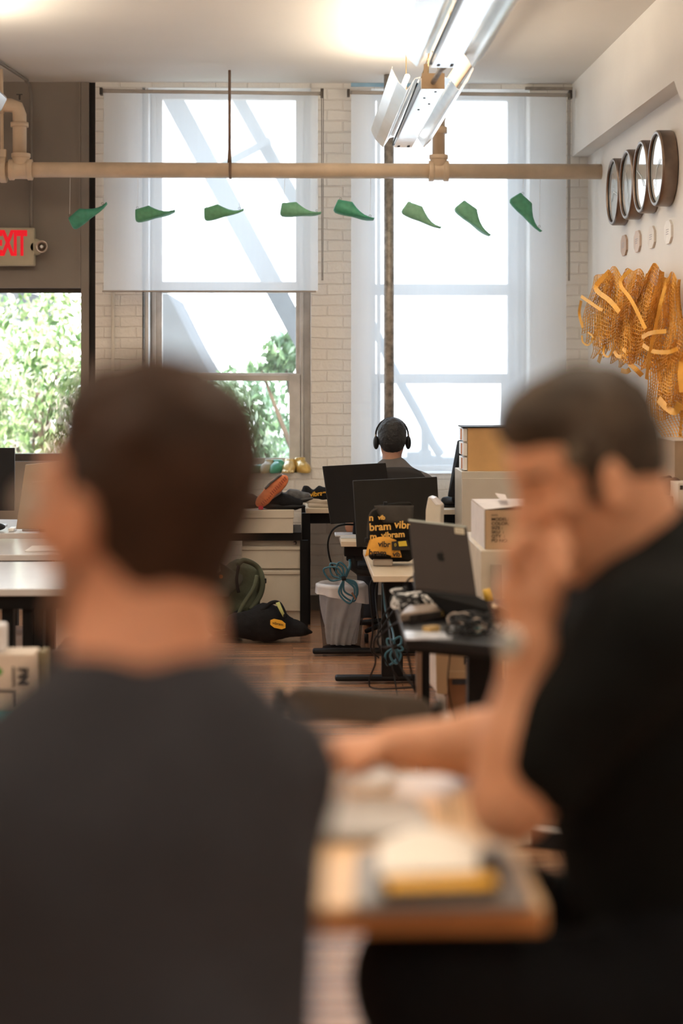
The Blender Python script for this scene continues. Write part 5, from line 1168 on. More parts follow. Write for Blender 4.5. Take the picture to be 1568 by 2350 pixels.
MB().cyl((X(1018, Yc), Yc+.02, 0), (X(1018, Yc), Yc+.02, Z(1600, Yc)), .012).build('support_tube', M_steel, t, smooth=True)
yq = 7.0
t = thing('brown_carton', 'dark brown carton with two small arrows under the black desk', 'box', (X(1060, 7.2), 7.35, 0))
MB().bb((X(1028, 7.2), 7.2, 0), (X(1160, 7.2), 7.43, Z(1557, 7.2))).build('body', mat('deep_brown_carton', (.26, .12, .055), .7), t, bevel=.003)
MB().bb((X(1038, 7.2), 7.195, Z(1572, 7.2)), (X(1160, 7.2), 7.2, Z(1560, 7.2))).build('dark_tape', mat('navy_tape', (.03, .035, .05), .4), t)
for k in range(2):
    ax_ = 1045+9*k
    MB().slab([at(ax_-1, 1665, 7.197), at(ax_+1, 1665, 7.197), at(ax_+1, 1650, 7.197), at(ax_-1, 1650, 7.197)], .002, (0, -1, 0)).slab([at(ax_-3.5, 1652, 7.197), at(ax_+3.5, 1652, 7.197), at(ax_, 1641, 7.197)], .002, (0, -1, 0)).build('arrow_mark', M_ink, t)
t = thing('printed_carton', 'tan carton with bold black letters lying on the dark brown carton', 'box', (X(1060, 7.2), 7.3, Z(1557, 7.2)))
MB().bb((X(1026, 7.2), 7.19, Z(1557, 7.2)), (X(1160, 7.2), 7.43, Z(1478, 7.2))).build('body', M_card, t, bevel=.003)
MB().bb((X(1024, 7.2), 7.18, Z(1557, 7.2)), (X(1160, 7.2), 7.19, Z(1540, 7.2))).build('lower_flap', M_card, t, bevel=.002)
for k, s_ in enumerate('KR'): text('lettering', s_, .040, M_ink, frame(at(1064, 1503+21*k, 7.188), (1, 0, 0), (0, 0, 1)), t, .0005, bold=.0015)

# ------------------------------------------------------------ floor power strip seen past the table corner
def fl(px, py, z=0.0): return atz(px, py, z)
t = thing('power_adapter', 'black adapter with cream plug and green light on the floor beyond the table corner', 'adapter', fl(1230, 1945))
pa, pb = fl(1218, 1945), fl(1300, 1955)
MB().slab([pa, pb, pb+Vector((0, .12, 0)), pa+Vector((0, .12, 0))], .055, (0, 0, 1)).build('box', M_blackp, t, bevel=.006)
MB().slab([pa+Vector((0, .0, .056)), pb+Vector((0, 0, .056)), pb+Vector((0, .05, .056)), pa+Vector((0, .05, .056))], .012, (0, 0, 1)).build('silver_top', M_chan, t, bevel=.003)
MB().box(fl(1196, 1940)+Vector((0, 0, .03)), (.10, .06, .055)).build('plug', mat('cream_socket', (.58, .52, .44), .5), t, bevel=.012)
MB().box(pa+Vector((.02, -.002, .05)), (.006, .004, .006)).build('status_light', mat('green_led', (.05, .8, .2), .4, emit=(.1, 1, .3), estr=1.5), t)

# ------------------------------------------------------------ blurred low chair in mid distance
M_taupe = mat('taupe_chair_plastic', (.065, .052, .040), .6, var=.05)
Yr = 4.4
t = thing('shell_chair', 'dark taupe moulded chair behind the high table, back towards the viewer', 'chair', (X(850, Yr), Yr+.2, 0))
def cf(u, v):
    px = 640+372*u; x_ = (u-.5)*2
    top_ = 1572+30*u+10*max(0, abs(x_)-.7)**2*90; bot = 1642+28*u-8*max(0, abs(x_)-.7)**2*90
    return at(px, top_+(bot-top_)*v, Yr+.16*x_*x_*0+.10*(1-x_*x_)*-1)
MB().grid(cf, 24, 6).build('backrest', M_taupe, t, smooth=True, solid=.03, bevel=.0)
sc_ = at(830, 1700, Yr+.25)
MB().box((sc_.x, Yr+.26, .50), (.46, .42, .03)).build('seat', M_blackp, t, bevel=.012)
for sx2 in (-1, 1):
    MB().tube([(sc_.x+.2*sx2, Yr+.06, .51), (sc_.x+.21*sx2, Yr-.02, .66), (sc_.x+.2*sx2, Yr-.06, .78)], .012, 8).build('back_support', M_steel, t, smooth=True)
    for sy2 in (-1, 1): MB().tube([(sc_.x+.18*sx2, Yr+.26+.16*sy2, .49), (sc_.x+.22*sx2, Yr+.26+.2*sy2, 0)], .012, 8).build('leg', M_steel, t, smooth=True)

# ------------------------------------------------------------ left side desks
def ldesk(label, pr_px, y0px, y1px, z, legs, m=None):
    Y0 = F*(EYE-z)/(y1px-HY); Y1 = F*(EYE-z)/(y0px-HY); x1_ = X(pr_px, Y0)
    t = thing('white_desk', label, 'desk', (x1_-.8, (Y0+Y1)/2, 0), 'row of white desks at the left')
    MB().bb((x1_-1.5, Y0, z-.03), (x1_, Y1, z)).build('desktop', m or mat('white_laminate', (.66, .66, .68), .22, var=.02), t, bevel=.003)
    for px, w_px in legs: MB().bb((X(px, Y0+.12), Y0+.1, 0), (X(px+w_px, Y0+.12), Y0+.17, z-.03)).build('leg', M_black, t)
    MB().bb((x1_-1.45, Y0+.05, z-.09), (x1_-.05, Y0+.09, z-.03)).build('rail', M_black, t)
    return t, Y0, Y1
ldesk('farthest white desk at the left below the glazed bay', 150, 1190, 1222, .73, [(100, 26)])
ldesk('middle white desk at the left with loose papers', 140, 1234, 1271, .73, [(10, 30)])
ldesk('nearest white desk at the left with thick black legs', 175, 1287, 1349, .73, [(-60, 25), (6, 26), (53, 24), (80, 20)])
monitor('black monitor cut by the left edge of the frame', [(-120, 1028, 9.9), (33, 1028, 9.9), (33, 1172, 9.9), (-120, 1172, 9.9)], 9.9, .03, (X(-40, 9.9), 10.0, .73), hump=False)
monitor('pale backed tilted display on the farthest white desk behind the glasses', [(58, 1066, 9.7), (150, 1057, 9.5), (140, 1214, 9.5), (36, 1214, 9.7)], 9.6, .03, (X(95, 9.75), 9.85, .73), m=mat('tan_plastic', (.36, .27, .19), .5))
tag(MB().bb((X(36, 10.6), 10.6, Z(1073, 10.6)), (X(62, 10.6), 10.75, Z(1060, 10.6))).build('window_latch', mat('latch_grey', (.25, .28, .3), .5)), 'grey ledge bracket between the two left displays', 'bracket') if False else None
tag(SDF().ell((X(5, 10.0), 9.75, .755), (.06, .05, .022)).build('computer_mouse', M_blackp, h=.005), 'black mouse on the farthest white desk at the left edge', 'mouse')
tag(MB().bb((X(60, 8.7), 8.65, .731), (X(140, 8.7), 8.9, .737)).build('paper_sheet', mat('white_paper', (.75, .75, .75), .6)), 'white paper sheet on the middle white desk at left', 'paper')
tag(MB().bb((X(24, 9.8), 9.72, .731), (X(38, 9.8), 9.82, .75)).build('glass_block', M_chan, bevel=.004), 'small clear paperweight left of the tilted display', 'paperweight')
bin_('clear-lined dark waste bin behind the pale carton at the left edge', X(22, 7.9), 7.9, .14, .10, .45, True, 3)
# crate + cartons at far left, mid distance
Yk2 = 5.6
t = thing('teal_crate', 'teal plastic crate under the lettered carton at the left edge', 'crate', (X(-20, Yk2), Yk2+.2, 0))
zt2 = Z(1627, Yk2)
MB().bb((X(-160, Yk2), Yk2, 0.0), (X(66, Yk2), Yk2+.5, zt2-.03)).build('body', mat('teal_plastic', (.06, .42, .50), .4), t, bevel=.02)
MB().bb((X(-164, Yk2), Yk2-.01, zt2-.03), (X(72, Yk2), Yk2+.51, zt2)).build('rim', mat('teal_plastic', (.06, .42, .50), .4), t, bevel=.01)
t = thing('lettered_carton', 'tan carton with dark sideways letters on the teal crate', 'box', (X(20, Yk2), Yk2+.1, zt2))
MB().bb((X(-140, Yk2), Yk2+.02, zt2), (X(76, Yk2), Yk2+.16, Z(1500, Yk2))).build('body', M_cardl, t, bevel=.005)
MB().bb((X(77, Yk2), Yk2+.1, zt2), (X(94, Yk2), Yk2+.20, Z(1505, Yk2))).build('side_flap', mat('olive_card', (.22, .18, .10), .8), t, bevel=.003)
fr_ = frame(at(42, 1532, Yk2+.015), (0, 0, -1), (1, 0, 0))
text('lettering', 'PM', .042, M_ink, fr_, t, .0006, bold=.002)
fr_ = frame(at(24, 1600, Yk2+.015), (0, 0, -1), (1, 0, 0))
MB().slab([at(28, 1530, Yk2+.018), at(33, 1530, Yk2+.018), at(33, 1575, Yk2+.018), at(28, 1575, Yk2+.018)], .001, (0, -1, 0)).slab([at(-40, 1582, Yk2+.018), at(33, 1582, Yk2+.018), at(33, 1587, Yk2+.018), at(-40, 1587, Yk2+.018)], .001, (0, -1, 0)).slab([at(28, 1587, Yk2+.018), at(33, 1587, Yk2+.018), at(33, 1618, Yk2+.018), at(28, 1618, Yk2+.018)], .001, (0, -1, 0)).build('printed_lines', M_ink, t)
MB().cyl(at(-6, 1540, Yk2+.02), at(-6, 1540, Yk2+.017), .017).build('green_dot', mat('leaf_green', (.1, .3, .05), .6), t)
tag(MB().bb((X(-66, Yk2), Yk2+.04, Z(1500, Yk2)), (X(5, Yk2), Yk2+.12, Z(1435, Yk2))).build('white_canister', mat('white_matte', (.75, .75, .78), .5), bevel=.01), 'white upright container on the lettered carton at the left edge', 'container')
t = thing('desk_chair', 'dark padded chair behind the near person at left', 'chair', (X(150, 7.0), 7.0, 0))
MB().grid(lambda u, v: at(95+110*u, 1490+20*(u-.5)**2+115*v, 6.6-.1*math.sin(u*PI)), 10, 8).build('backrest', mat('brown_black_fabric', (.035, .03, .026), .9), t, smooth=True, solid=.06)
MB().bb((X(110, 6.6), 6.62, .48), (X(220, 6.6), 7.05, .56)).build('seat', M_blackf, t, bevel=.02)
MB().cyl((X(165, 6.8), 6.85, .05), (X(165, 6.8), 6.85, .5), .03).build('column', M_black, t, smooth=True)
for k in range(5):
    a = k*2*PI/5; MB().tube([(X(165, 6.8), 6.85, .09), (X(165, 6.8)+.26*math.cos(a), 6.85+.26*math.sin(a), .025)], .02, 8).build('leg', M_black, t, smooth=True)

# ------------------------------------------------------------ counter at the far right
zR = Z(1170, 8.3)
t = thing('side_counter', 'cream counter top on dark panels at the right wall behind the bent head', 'counter', (1.8, 8.6, 0))
MB().bb((X(1450, 8.3), 8.3, zR-.035), (XR-.02, 9.3, zR)).build('worktop', mat('cream_top', (.62, .54, .44), .4), t, bevel=.004)
MB().bb((X(1460, 8.3), 8.36, 0), (XR-.02, 9.28, zR-.035)).build('dark_panel', M_black, t)
t = thing('tall_carton', 'tall plain brown carton at the right edge above the black shoes', 'box', (1.95, 8.75, zR))
MB().bb((X(1549, 8.6), 8.6, zR), (XR-.01, 9.0, Z(1012, 8.6))).build('body', mat('carton_tan', (.40, .28, .19), .8), t, bevel=.003)
MB().bb((X(1549, 8.6)-.003, 8.597, Z(1013, 8.6)), (XR-.01, 9.0, Z(1011, 8.6))).build('top_flap', M_cardl, t)
t = thing('small_carton', 'white and tan small carton at the right edge in front of the shoes', 'box', (1.9, 8.4, zR))
MB().bb((X(1557, 8.35), 8.35, zR), (XR-.02, 8.55, Z(1110, 8.35))).build('body', M_cardl, t, bevel=.003)
MB().slab([at(1561, 1114, 8.348), at(1568, 1114, 8.348), at(1568, 1124, 8.348), at(1561, 1124, 8.348)], .001, (0, -1, 0)).build('print', M_ink, t)
t = thing('storage_tray', 'flat black tray carrying the suede shoes at the right wall', 'tray', (1.8, 8.7, zR))
MB().bb((X(1490, 8.45), 8.45, zR+.002), (X(1553, 8.45), 8.9, Z(1141, 8.45))).build('body', mat('dark_green_tray', (.02, .025, .022), .5), t, bevel=.01)
zt3 = Z(1141, 8.45)
for k, dy in enumerate((0, .13)):
    shoe(['brown suede loafer on the black tray, nearer the viewer', 'black loafer on the black tray, behind the brown one'][k], (X(1540, 8.55), 8.55+dy, zt3+.002), .24, R(180), mat('brown_suede', (.10, .06, .045), .9) if k == 0 else M_blackf, M_blackp, accent=M_blackf, txt=None)
# ------------------------------------------------------------ high table
TZ = EYE-.66
t = thing('high_table', 'thick light wood high table between the two nearest people', 'table', (-.4, 2.45, 0))
yn_, yf_ = 2.13, 2.82; xR_ = X(1255, yn_)
M_tt = mat('maple_top', (.80, .54, .32), .3, var=.10, vscale=3)
MB().bb((-1.5, yn_, TZ-.036), (xR_, yf_, TZ)).build('tabletop', M_tt, t, bevel=.006)
MB().bb((-1.5, yn_-.001, TZ-.034), (xR_-.003, yn_+.002, TZ-.008)).build('edge_band', mat('orange_edge', (.50, .21, .07), .4), t)
for lx in (-1.35, xR_-.10): MB().bb((lx, 2.66, 0), (lx+.06, 2.72, TZ-.036)).build('leg', M_black, t)
MB().bb((-1.4, 2.66, TZ-.09), (xR_-.1, 2.70, TZ-.036)).build('rail', M_black, t)
def tz(px, py, dz=0.001): return atz(px, py, TZ)+Vector((0, 0, dz))
def sheet(q, th, dz=.0015): return MB().slab([atz(p_[0], p_[1], TZ+dz+th)-Vector((0, 0, th)) for p_ in q], th, (0, 0, 1))
t = thing('closed_laptop', 'closed silver laptop lying on the high table near the far hand', 'laptop', tz(880, 1880))
sheet([(700, 1915), (1010, 1912), (955, 1828), (700, 1828)], .014).build('base', mat('silver_lid', (.40, .38, .36), .35, .5), t, bevel=.004)
sheet([(700, 1908), (1000, 1905), (950, 1832), (700, 1832)], .003, .0155).build('lid', mat('silver_lid', (.42, .40, .38), .35, .5), t, bevel=.001)
t = thing('laptop_sleeve', 'grey laptop lying flat at the near corner of the high table', 'laptop', tz(1020, 2040))
sheet([(815, 2072), (1225, 2062), (1160, 1935), (820, 1950)], .014).build('case', mat('grey_lid', (.28, .27, .27), .4, .4), t, bevel=.005)
sheet([(840, 2066), (1205, 2056), (1150, 1942), (842, 1956)], .002, .0155).build('lid', mat('grey_lid', (.3, .29, .29), .35, .5), t, bevel=.001)
t = thing('notebook', 'black notebook with a yellow strip on the grey laptop', 'notebook', tz(1020, 2010, .018))
sheet([(878, 2040), (1150, 2030), (1140, 1950), (868, 1975)], .016, .018).build('cover', mat('black_cover', (.02, .017, .015), .5), t, bevel=.003)
sheet([(892, 2040), (1138, 2030), (1132, 2004), (886, 2014)], .003, .034).build('yellow_strip', mat('yellow_strip', (.80, .43, .05), .6), t)
def pf(u, v):
    a = atz(868+232*u, 2004-68*v+(6-12*u)*(1-v), TZ+.038); return a+Vector((0, 0, .02*math.sin(u*PI)*v))
t = thing('open_papers', 'bright curled white papers on the black notebook', 'paper', tz(980, 1960, .036))
MB().grid(pf, 14, 6).build('sheet', mat('white_paper2', (.86, .82, .76), .6, var=.02), t, smooth=True, solid=.002)
for k, x_ in enumerate((1020, 1034)): MB().tube(catmull([tz(x_+6, 1990, .06), tz(x_+2, 1965, .075), tz(x_-8, 1938, .07)]), .0012+.001*k, 5).build('cord', M_ink, t, smooth=True)
tag(SDF().ell(tz(852, 1815, .016), (.042, .034, .024)).build('white_mouse', mat('white_gloss3', (.85, .85, .88), .3), h=.005), 'white mouse beside the far hand on the high table', 'mouse')

# ------------------------------------------------------------ hands
def hand(s, W, d, n, curl, sgn, sc=1.0, spread=.0):
    """W wrist, d direction to the fingers, n = back-of-hand normal, curl per finger joint (deg), sgn = side of the thumb"""
    d = Vector(d).normalized(); n = Vector(n); n = (n-d*n.dot(d)).normalized(); sd = d.cross(n)*sgn
    K = W+d*.085*sc
    q = Matrix((sd, d, n)).transposed()
    s.box(W+d*.048*sc, (.038*sc, .048*sc, .014*sc), .012*sc, q, .015)
    L = [(.044, .026, .020), (.048, .030, .021), (.044, .028, .020), (.035, .021, .018)]
    for f_ in range(4):
        o_ = K+sd*(.030-.020*f_)*sc - d*(.004*abs(f_-1))*sc; dd = (d+sd*(.06-.04*f_)*spread).normalized(); ang = 0; pts = [o_-d*.02*sc, o_]
        for j in range(3):
            ang += R(curl[j] if not isinstance(curl[0], (list, tuple)) else curl[f_][j]); v_ = dd*math.cos(ang)-n*math.sin(ang); pts.append(pts[-1]+v_*L[f_][j]*sc)
        s.chain(pts, [.010*sc, .0098*sc, .0088*sc, .0082*sc, .0070*sc], .004)
    return K, sd, d, n
# ------------------------------------------------------------ near left person, seen from behind
M_skinL = skin_mat('skin_pink', (.60, .28, .17))
M_hairL = mat('brown_hair', (.036, .017, .010), .6, var=.4, vscale=18, bump=.4, bscale=60, spec=.2)
M_shirtL = mat('charcoal_shirt', (.037, .038, .046), .9, var=.15, vscale=8, bump=.25, bscale=60, spec=.15)
YL = 1.67; hl = at(326, HY, YL); hl.z = 1.520
pl_ = thing('person', 'person with short brown hair in a charcoal shirt seen from behind at left', 'person', (hl.x, YL, .75))
AZ = 142
HL = headM(hl, AZ, -2); fwd = Vector((math.cos(R(AZ)), math.sin(R(AZ)), 0)); lft = Vector((-fwd.y, fwd.x, 0))
s = SDF(); head_sdf(s, HL, 1.06, ex=.002, ez=-.014)
bA = 130; bf = Vector((math.cos(R(bA)), math.sin(R(bA)), 0)); bl = Vector((-bf.y, bf.x, 0))
nb_ = Vector((hl.x, YL, 0))+bf*-.055 + Vector((-.038, 0, 1.345))
s.chain([hl+Vector((.012, -.02, -.080)), hl+Vector((.006, -.022, -.125)), nb_], [.052, .062, .073], .04)
shR = nb_-bl*.165+Vector((0, 0, -.10)); shL = nb_+bl*.165+Vector((0, 0, -.10))
s.cap(nb_-bl*.08+Vector((0, 0, -.10)), nb_+bl*.08+Vector((0, 0, -.10)), .078, .078, .05)
pelL = Vector((nb_.x, nb_.y, .84))+bf*.0
s.chain([nb_+Vector((0, 0, -.14)), nb_+bf*-.0+Vector((0, 0, -.33)), pelL], [.12, .12, .13], .06)
armsL = []
for sh, sg in ((shR, -1), (shL, 1)):
    el = sh+bl*.05*sg+bf*.10+Vector((0, 0, -.25)); el.z = max(el.z, TZ+.05); wr = Vector((el.x, el.y, TZ+.045))+bf*.24-bl*.05*sg
    if sg < 0: el = sh+bf*.06+Vector((-.015, 0, -.27)); wr = el+bf*.2+bl*.12; wr.z = TZ+.05; el.z = TZ+.02
    s.chain([sh, el, wr], [.060, .045, .030], .03); armsL.append((sh, el, wr)); hand(s, wr+bf*.005, bf, (0, 0, 1), (10, 15, 12), sg)
    K = wr+bf*.03+bl*(-.03*sg); s.chain([K, K+bf*.03-bl*.03*sg, K+bf*.06-bl*.035*sg], [.014, .012, .009], .01)
    hip = pelL+bl*.09*sg+Vector((0, 0, -.02)); kn = hip+bf*.38+bl*.06*sg+Vector((0, 0, -.03)); an = kn+Vector((0, 0, -.42))+bf*-.05; s.chain([hip, kn, an], [.085, .06, .042], .03); s.cap(an+Vector((0, 0, -.04)), an+bf*.15+Vector((0, 0, -.05)), .034, .03, .02)
s.build('body', M_skinL, pl_, h=.0062)
s = SDF(); q_ = HL.to_3x3()
s.ell(HL @ Vector((-.02, 0, .040)), (.110, .087, .100), q_, .02); s.ell(HL @ Vector((-.034, 0, -.012)), (.062, .074, .080), q_, .04); s.ell(HL @ Vector((-.058, 0, .066)), (.055, .070, .05), q_, .03); s.ell(HL @ Vector((.014, 0, .085)), (.062, .062, .040), q_, .04)
s.ell(HL @ Vector((-.038, 0, -.056)), (.044, .068, .044), q_, .03); s.cap(HL @ Vector((.0, .074, .03)), HL @ Vector((.022, .072, -.005)), .016, .009, .02); s.cap(HL @ Vector((.0, -.074, .03)), HL @ Vector((.022, -.072, -.005)), .016, .009, .02)
s.ell(HL @ Vector((.125, 0, -.012)), (.056, .11, .075), q_, .02, '-')
for y in (-1, 1): s.ell(HL @ Vector((.0, .104*y, -.022)), (.026, .030, .040), q_, .010, '-')
s2 = SDF()
for y in (-1, 1): s2.chain([HL @ Vector((.012, .070*y, -.055)), HL @ Vector((.04, .052*y, -.092)), HL @ Vector((.085, .012*y, -.120))], [.010, .017, .021], .02)
s2.build('beard', mat('brown_stubble', (.20, .10, .06), .8, var=.3, vscale=60, bump=.4), pl_, h=.005)
s.build('hair', M_hairL, pl_, h=.0055, disp=.014, dscale=22)
s = SDF(); s.cap(nb_+Vector((-.01, 0, -.036)), nb_+Vector((0, 0, -.05)), .078, .09, .03); s.cap(nb_+Vector((.022, 0, -.005)), nb_+Vector((.02, 0, -.04)), .060, .07, .03)
s.cap(nb_-bl*.10+Vector((0, 0, -.085)), nb_+bl*.10+Vector((0, 0, -.085)), .088, .088, .06); s.cap(nb_-bl*.04+Vector((0, 0, -.05)), nb_+bl*.04+Vector((0, 0, -.05)), .085, .085, .05)
s.chain([nb_+Vector((0, 0, -.16)), nb_+Vector((0, 0, -.33)), pelL], [.135, .135, .15], .06)
s.chain([nb_-bl*.09+Vector((0, 0, -.18)), nb_-bl*.06+Vector((0, 0, -.4))], [.10, .10], .06); s.chain([nb_+bl*.1+Vector((0, 0, -.16)), nb_+bl*.06+Vector((0, 0, -.4))], [.11, .10], .06)
for sh, el, wr in armsL: s.chain([sh, el, el+(wr-el)*.5], [.070, .060, .052], .03)
s.build('shirt', M_shirtL, pl_, h=.008, disp=.022, dscale=7)
s = SDF()
for sg in (-1, 1):
    hip = pelL+bl*.09*sg+Vector((0, 0, -.02)); kn = hip+bf*.38+bl*.06*sg+Vector((0, 0, -.03)); an = kn+Vector((0, 0, -.42))+bf*-.05; s.chain([hip, kn, an+Vector((0, 0, .02))], [.105, .078, .058], .03)
s.cap(pelL-bl*.06, pelL+bl*.06, .135, .135, .03); s.build('trousers', mat('dark_trousers', (.015, .015, .018), .9), pl_, h=.011)
gl = thing('glasses', 'thin metal glasses worn by the near person at left, lens catching light', 'glasses', hl)
for y in (-1, 1):
    ln = [HL @ Vector((.112, .033*y+.026*math.cos(a), -.006+.021*math.sin(a))) for a in [2*PI*k/20 for k in range(21)]]
    MB().tube(ln, .0015, 6).build('rim', M_steel, gl, smooth=True)
    MB().slab(ln[:20], .0015).build('lens', see_through('lens_glass', (.9, .95, .9), .6, .03), gl)
    MB().tube([HL @ Vector((.112, .059*y, .0)), HL @ Vector((.05, .080*y, .003)), HL @ Vector((-.02, .088*y, .0))], .0014, 6).build('temple', M_steel, gl, smooth=True)
MB().tube([HL @ Vector((.112, -.008, .0)), HL @ Vector((.118, 0, .003)), HL @ Vector((.112, .008, .0))], .0014, 6).build('bridge', M_steel, gl)
def stool(label, c, h_, az=0):
    t = thing('bar_stool', label, 'stool', (c[0], c[1], 0), 'stools at the high table')
    MB().lathe([(.01, h_-.05), (.17, h_-.05), (.19, h_-.03), (.18, h_), (.01, h_+.002)], (c[0], c[1], 0)).build('seat', M_blackp, t, smooth=True)
    for k in range(4):
        a = PI/4+k*PI/2+az; MB().tube([(c[0]+.11*math.cos(a), c[1]+.11*math.sin(a), h_-.04), (c[0]+.2*math.cos(a), c[1]+.2*math.sin(a), 0)], .012, 8).build('leg', M_black, t, smooth=True)
    MB().tube([(c[0]+.165*math.cos(a), c[1]+.165*math.sin(a), .28) for a in [2*PI*k/24 for k in range(25)]], .008, 6).build('foot_ring', M_black, t, smooth=True)
stool('stool under the near person at left, below the frame', (pelL.x, pelL.y), .695)

# ------------------------------------------------------------ near right person, in profile with hand at the chin
M_skinR = skin_mat('skin_warm', (.60, .30, .18))
M_hairR = mat('greying_hair', (.050, .036, .026), .6, var=.55, vscale=14, bump=.4, bscale=70, spec=.2)
M_shirtR = mat('black_tshirt', (.0045, .005, .005), .9, var=.3, vscale=8, bump=.25, bscale=50, spec=.15)
YR_ = 2.42; hr = at(1340, 1058, YR_)
pr2 = thing('person', 'person in a black T-shirt with short greying hair leaning chin on hand at right', 'person', (at(1540, HY, YR_).x, YR_, .75))
HR = headM(hr, 194, 24); s = SDF(); head_sdf(s, HR, 1.05, ex=.006, ez=-.028)
def rp(px, py, Y): return at(px, py, Y)
nbR = rp(1480, 1275, 2.46)
s.chain([rp(1420, 1090, 2.43), rp(1440, 1200, 2.44), nbR], [.060, .064, .078], .045)
s.cap(rp(1350, 1170, 2.43), rp(1430, 1290, 2.45), .042, .055, .05)
shN = rp(1490, 1450, 2.30); shF = rp(1440, 1430, 2.68); chest = rp(1500, 1520, 2.47); belly = rp(1535, 1900, 2.48); pelR = rp(1560, 2180, 2.48)
s.cap(shN+(shF-shN)*.3, shN+(shF-shN)*.7, .085, .085, .06); s.chain([chest, belly, pelR], [.13, .13, .14], .06)
elN = rp(1172, 1835, 2.30); wrN = rp(1212, 1480, 2.32); elN.z = max(elN.z, TZ+.045)
s.chain([shN, elN], [.066, .050], .03); s.chain([elN, elN+(wrN-elN)*.35, wrN], [.050, .047, .0285], .03)
# hand at the chin: palm up towards mouth, fingers folded, thumb along the jaw
Pm = rp(1212, 1375, 2.33); s.cap(wrN, Pm, .029, .037, .03)
qh = Matrix.Rotation(R(8), 3, 'Y'); s.box(rp(1222, 1325, 2.33), (.040, .024, .046), .02, qh, .025)
kn_ = [(1168, 1268, 2.285), (1176, 1285, 2.305), (1184, 1302, 2.328), (1192, 1318, 2.35)]
tips = [[(1196, 1232, 2.29), (1238, 1240, 2.32), (1255, 1262, 2.34)], [(1200, 1252, 2.31), (1240, 1262, 2.335), (1250, 1285, 2.345)], [(1208, 1272, 2.335), (1245, 1284, 2.35), (1250, 1303, 2.355)], [(1212, 1292, 2.355), (1245, 1304, 2.365), (1250, 1320, 2.37)]]
for f_ in range(4):
    s.chain([rp(1200+6*f_, 1330, 2.31+.018*f_), rp(*kn_[f_])] + [rp(*p_) for p_ in tips[f_]], [.012, .0115, .0105, .0098, .0085], .005)
s.chain([rp(1245, 1370, 2.31), rp(1284, 1318, 2.30), rp(1290, 1262, 2.315), rp(1282, 1218, 2.335)], [.018, .015, .0125, .0105], .010)
# far arm across the table
elF = rp(1200, 1745, 2.76); wrF = rp(905, 1742, 2.74); elF.z = TZ+.055; wrF.z = TZ+.062
s.chain([shF, elF], [.064, .050], .03); s.chain([elF, elF+(wrF-elF)*.3, wrF], [.050, .053, .034], .03)
elF_ = elF
K, sd, d_, n_ = hand(s, wrF+Vector((-.01, 0, .004)), (-1, -.05, -.10), (0, .0, 1), (14, 22, 16), 1, 1.0, .6)
s.chain([wrF+Vector((-.02, -.025, 0)), wrF+Vector((-.05, -.055, -.008)), wrF+Vector((-.085, -.06, -.02))], [.017, .014, .010], .01)
for sg in (-1, 1):
    hip = pelR+Vector((0, .10*sg, -.075)); kn = rp(975 if sg < 0 else 1000, 2255, 2.26 if sg < 0 else 2.62); kn.z = .855; an = kn+Vector((.02, 0, -.43)); s.chain([hip, kn, an], [.09, .062, .045], .03); s.cap(an+Vector((.02, 0, -.045)), an+Vector((-.15, 0, -.055)), .035, .03, .02)
s.build('body', M_skinR, pr2, h=.0058)
s = SDF(); q_ = HR.to_3x3()
s.ell(HR @ Vector((-.016, 0, .038)), (.108, .084, .095), q_, .02); s.ell(HR @ Vector((-.044, 0, -.015)), (.068, .076, .080), q_, .04); s.ell(HR @ Vector((.040, 0, .086)), (.056, .060, .034), q_, .035)
s.cap(HR @ Vector((.012, .074, .03)), HR @ Vector((.034, .077, -.036)), .018, .010, .02); s.cap(HR @ Vector((.012, -.074, .03)), HR @ Vector((.034, -.077, -.036)), .018, .010, .02)
s.ell(HR @ Vector((.128, 0, -.008)), (.062, .11, .078), q_, .02, '-')
for y in (-1, 1): s.ell(HR @ Vector((.002, .106*y, -.036)), (.026, .030, .040), q_, .008, '-')
s.build('hair', M_hairR, pr2, h=.0055, disp=.010, dscale=26)
for y in (-1, 1): SDF().ell(HR @ Vector((.008, .0715*y, .026)), (.046, .0165, .028), q_, .01).build('temple_hair', mat('grey_temple_hair', (.12, .095, .07), .6, var=.3, vscale=30, bump=.5, spec=.2), pr2, h=.005, disp=.006, dscale=40)
s = SDF()
for y in (-1, 1): s.cap(HR @ Vector((.0965, .018*y, -.004)), HR @ Vector((.084, .046*y, -.009)), .0032, .0022, .003)
s.build('eyelashes', mat('dark_brow', (.03, .02, .015), .8), pr2, h=.0025)
s = SDF()
for y in (-1, 1): s.cap(HR @ Vector((.098, .016*y, .020)), HR @ Vector((.084, .058*y, .020)), .0065, .004, .005)
s.build('eyebrows', mat('dark_brow', (.03, .02, .015), .8), pr2, h=.003)
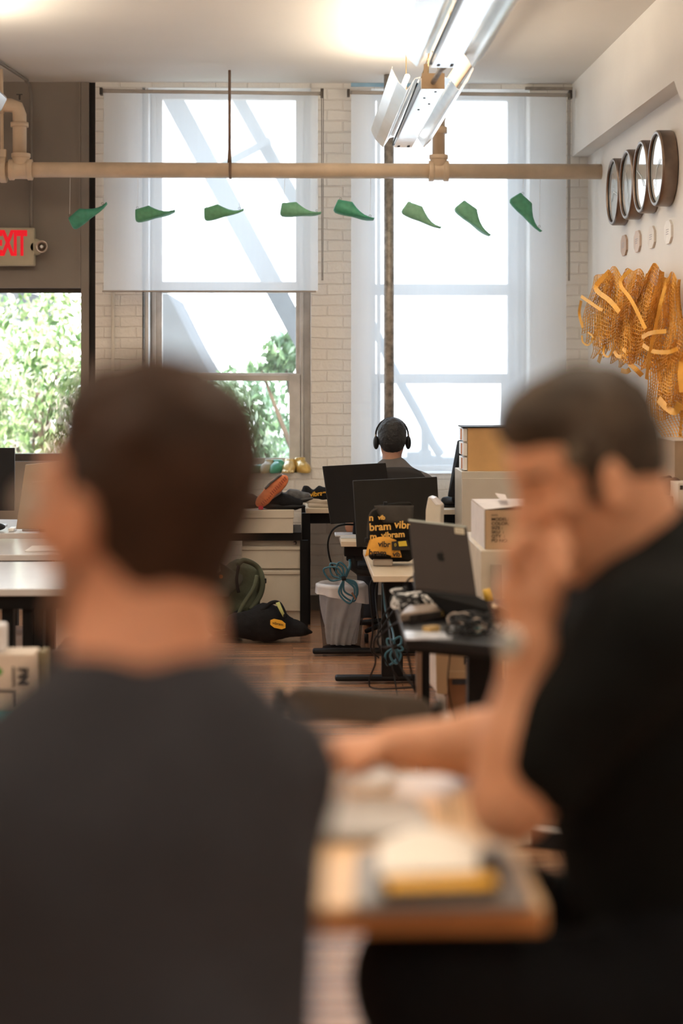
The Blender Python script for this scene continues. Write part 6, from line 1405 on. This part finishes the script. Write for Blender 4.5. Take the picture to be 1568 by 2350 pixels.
s = SDF(); s.cap(nbR+Vector((.02, 0, .0)), nbR+Vector((.02, 0, -.05)), .084, .10, .04)
s.cap(shN+(shF-shN)*.2, shN+(shF-shN)*.8, .095, .095, .06); s.cap(nbR+Vector((.03, -.05, -.05)), nbR+Vector((.03, .05, -.05)), .09, .09, .06)
s.chain([chest, rp(1510, 1720, 2.47), belly, pelR], [.150, .152, .145, .160], .06); s.chain([rp(1600, 1420, 2.47), rp(1680, 1700, 2.47), rp(1640, 2100, 2.47)], [.10, .13, .14], .08)
s.chain([shN, shN+(elN-shN)*.74], [.088, .073], .04); s.chain([shF, shF+(elF-shF)*.6], [.086, .07], .04)
s.build('tshirt', M_shirtR, pr2, h=.008, disp=.018, dscale=8)
s = SDF()
for sg in (-1, 1):
    hip = pelR+Vector((0, .10*sg, -.075)); kn = rp(975 if sg < 0 else 1000, 2255, 2.26 if sg < 0 else 2.62); kn.z = .855; an = kn+Vector((.02, 0, -.43)); s.chain([hip, kn, an+Vector((0, 0, .02))], [.105, .086, .062], .04)
s.cap(pelR+Vector((0, -.06, 0)), pelR+Vector((0, .06, 0)), .155, .155, .04); s.build('trousers', mat('black_trousers', (.004, .0045, .006), .85, bump=.2, spec=.15), pr2, h=.010, disp=.01, dscale=10)
stool('stool under the near person at right, below the frame', (pelR.x, pelR.y), .665)
# watch
wt = thing('wristwatch', 'steel wristwatch with dark strap on the wrist of the chin-resting person', 'watch', wrN)
wd = (elN-wrN).normalized(); wc = wrN-wd*.004
MB().lathe([(.032, -.010), (.0345, -.008), (.0345, .008), (.032, .010)], wc, wd, 32, False, False).build('strap', mat('dark_strap', (.02, .016, .014), .5), wt, smooth=True)
cn = Vector((-.72, -.68, .05)).normalized(); cc = wc+cn*.033
MB().lathe([(.018, -.002), (.021, 0), (.021, .008), (.018, .010)], cc, cn, 28).build('case', mat('watch_steel', (.75, .74, .70), .2, 1.0), wt, smooth=True)
MB().lathe([(.0165, 0), (.0165, .001)], cc+cn*.010, cn, 28).build('dial', mat('watch_dial', (.35, .35, .34), .2), wt)
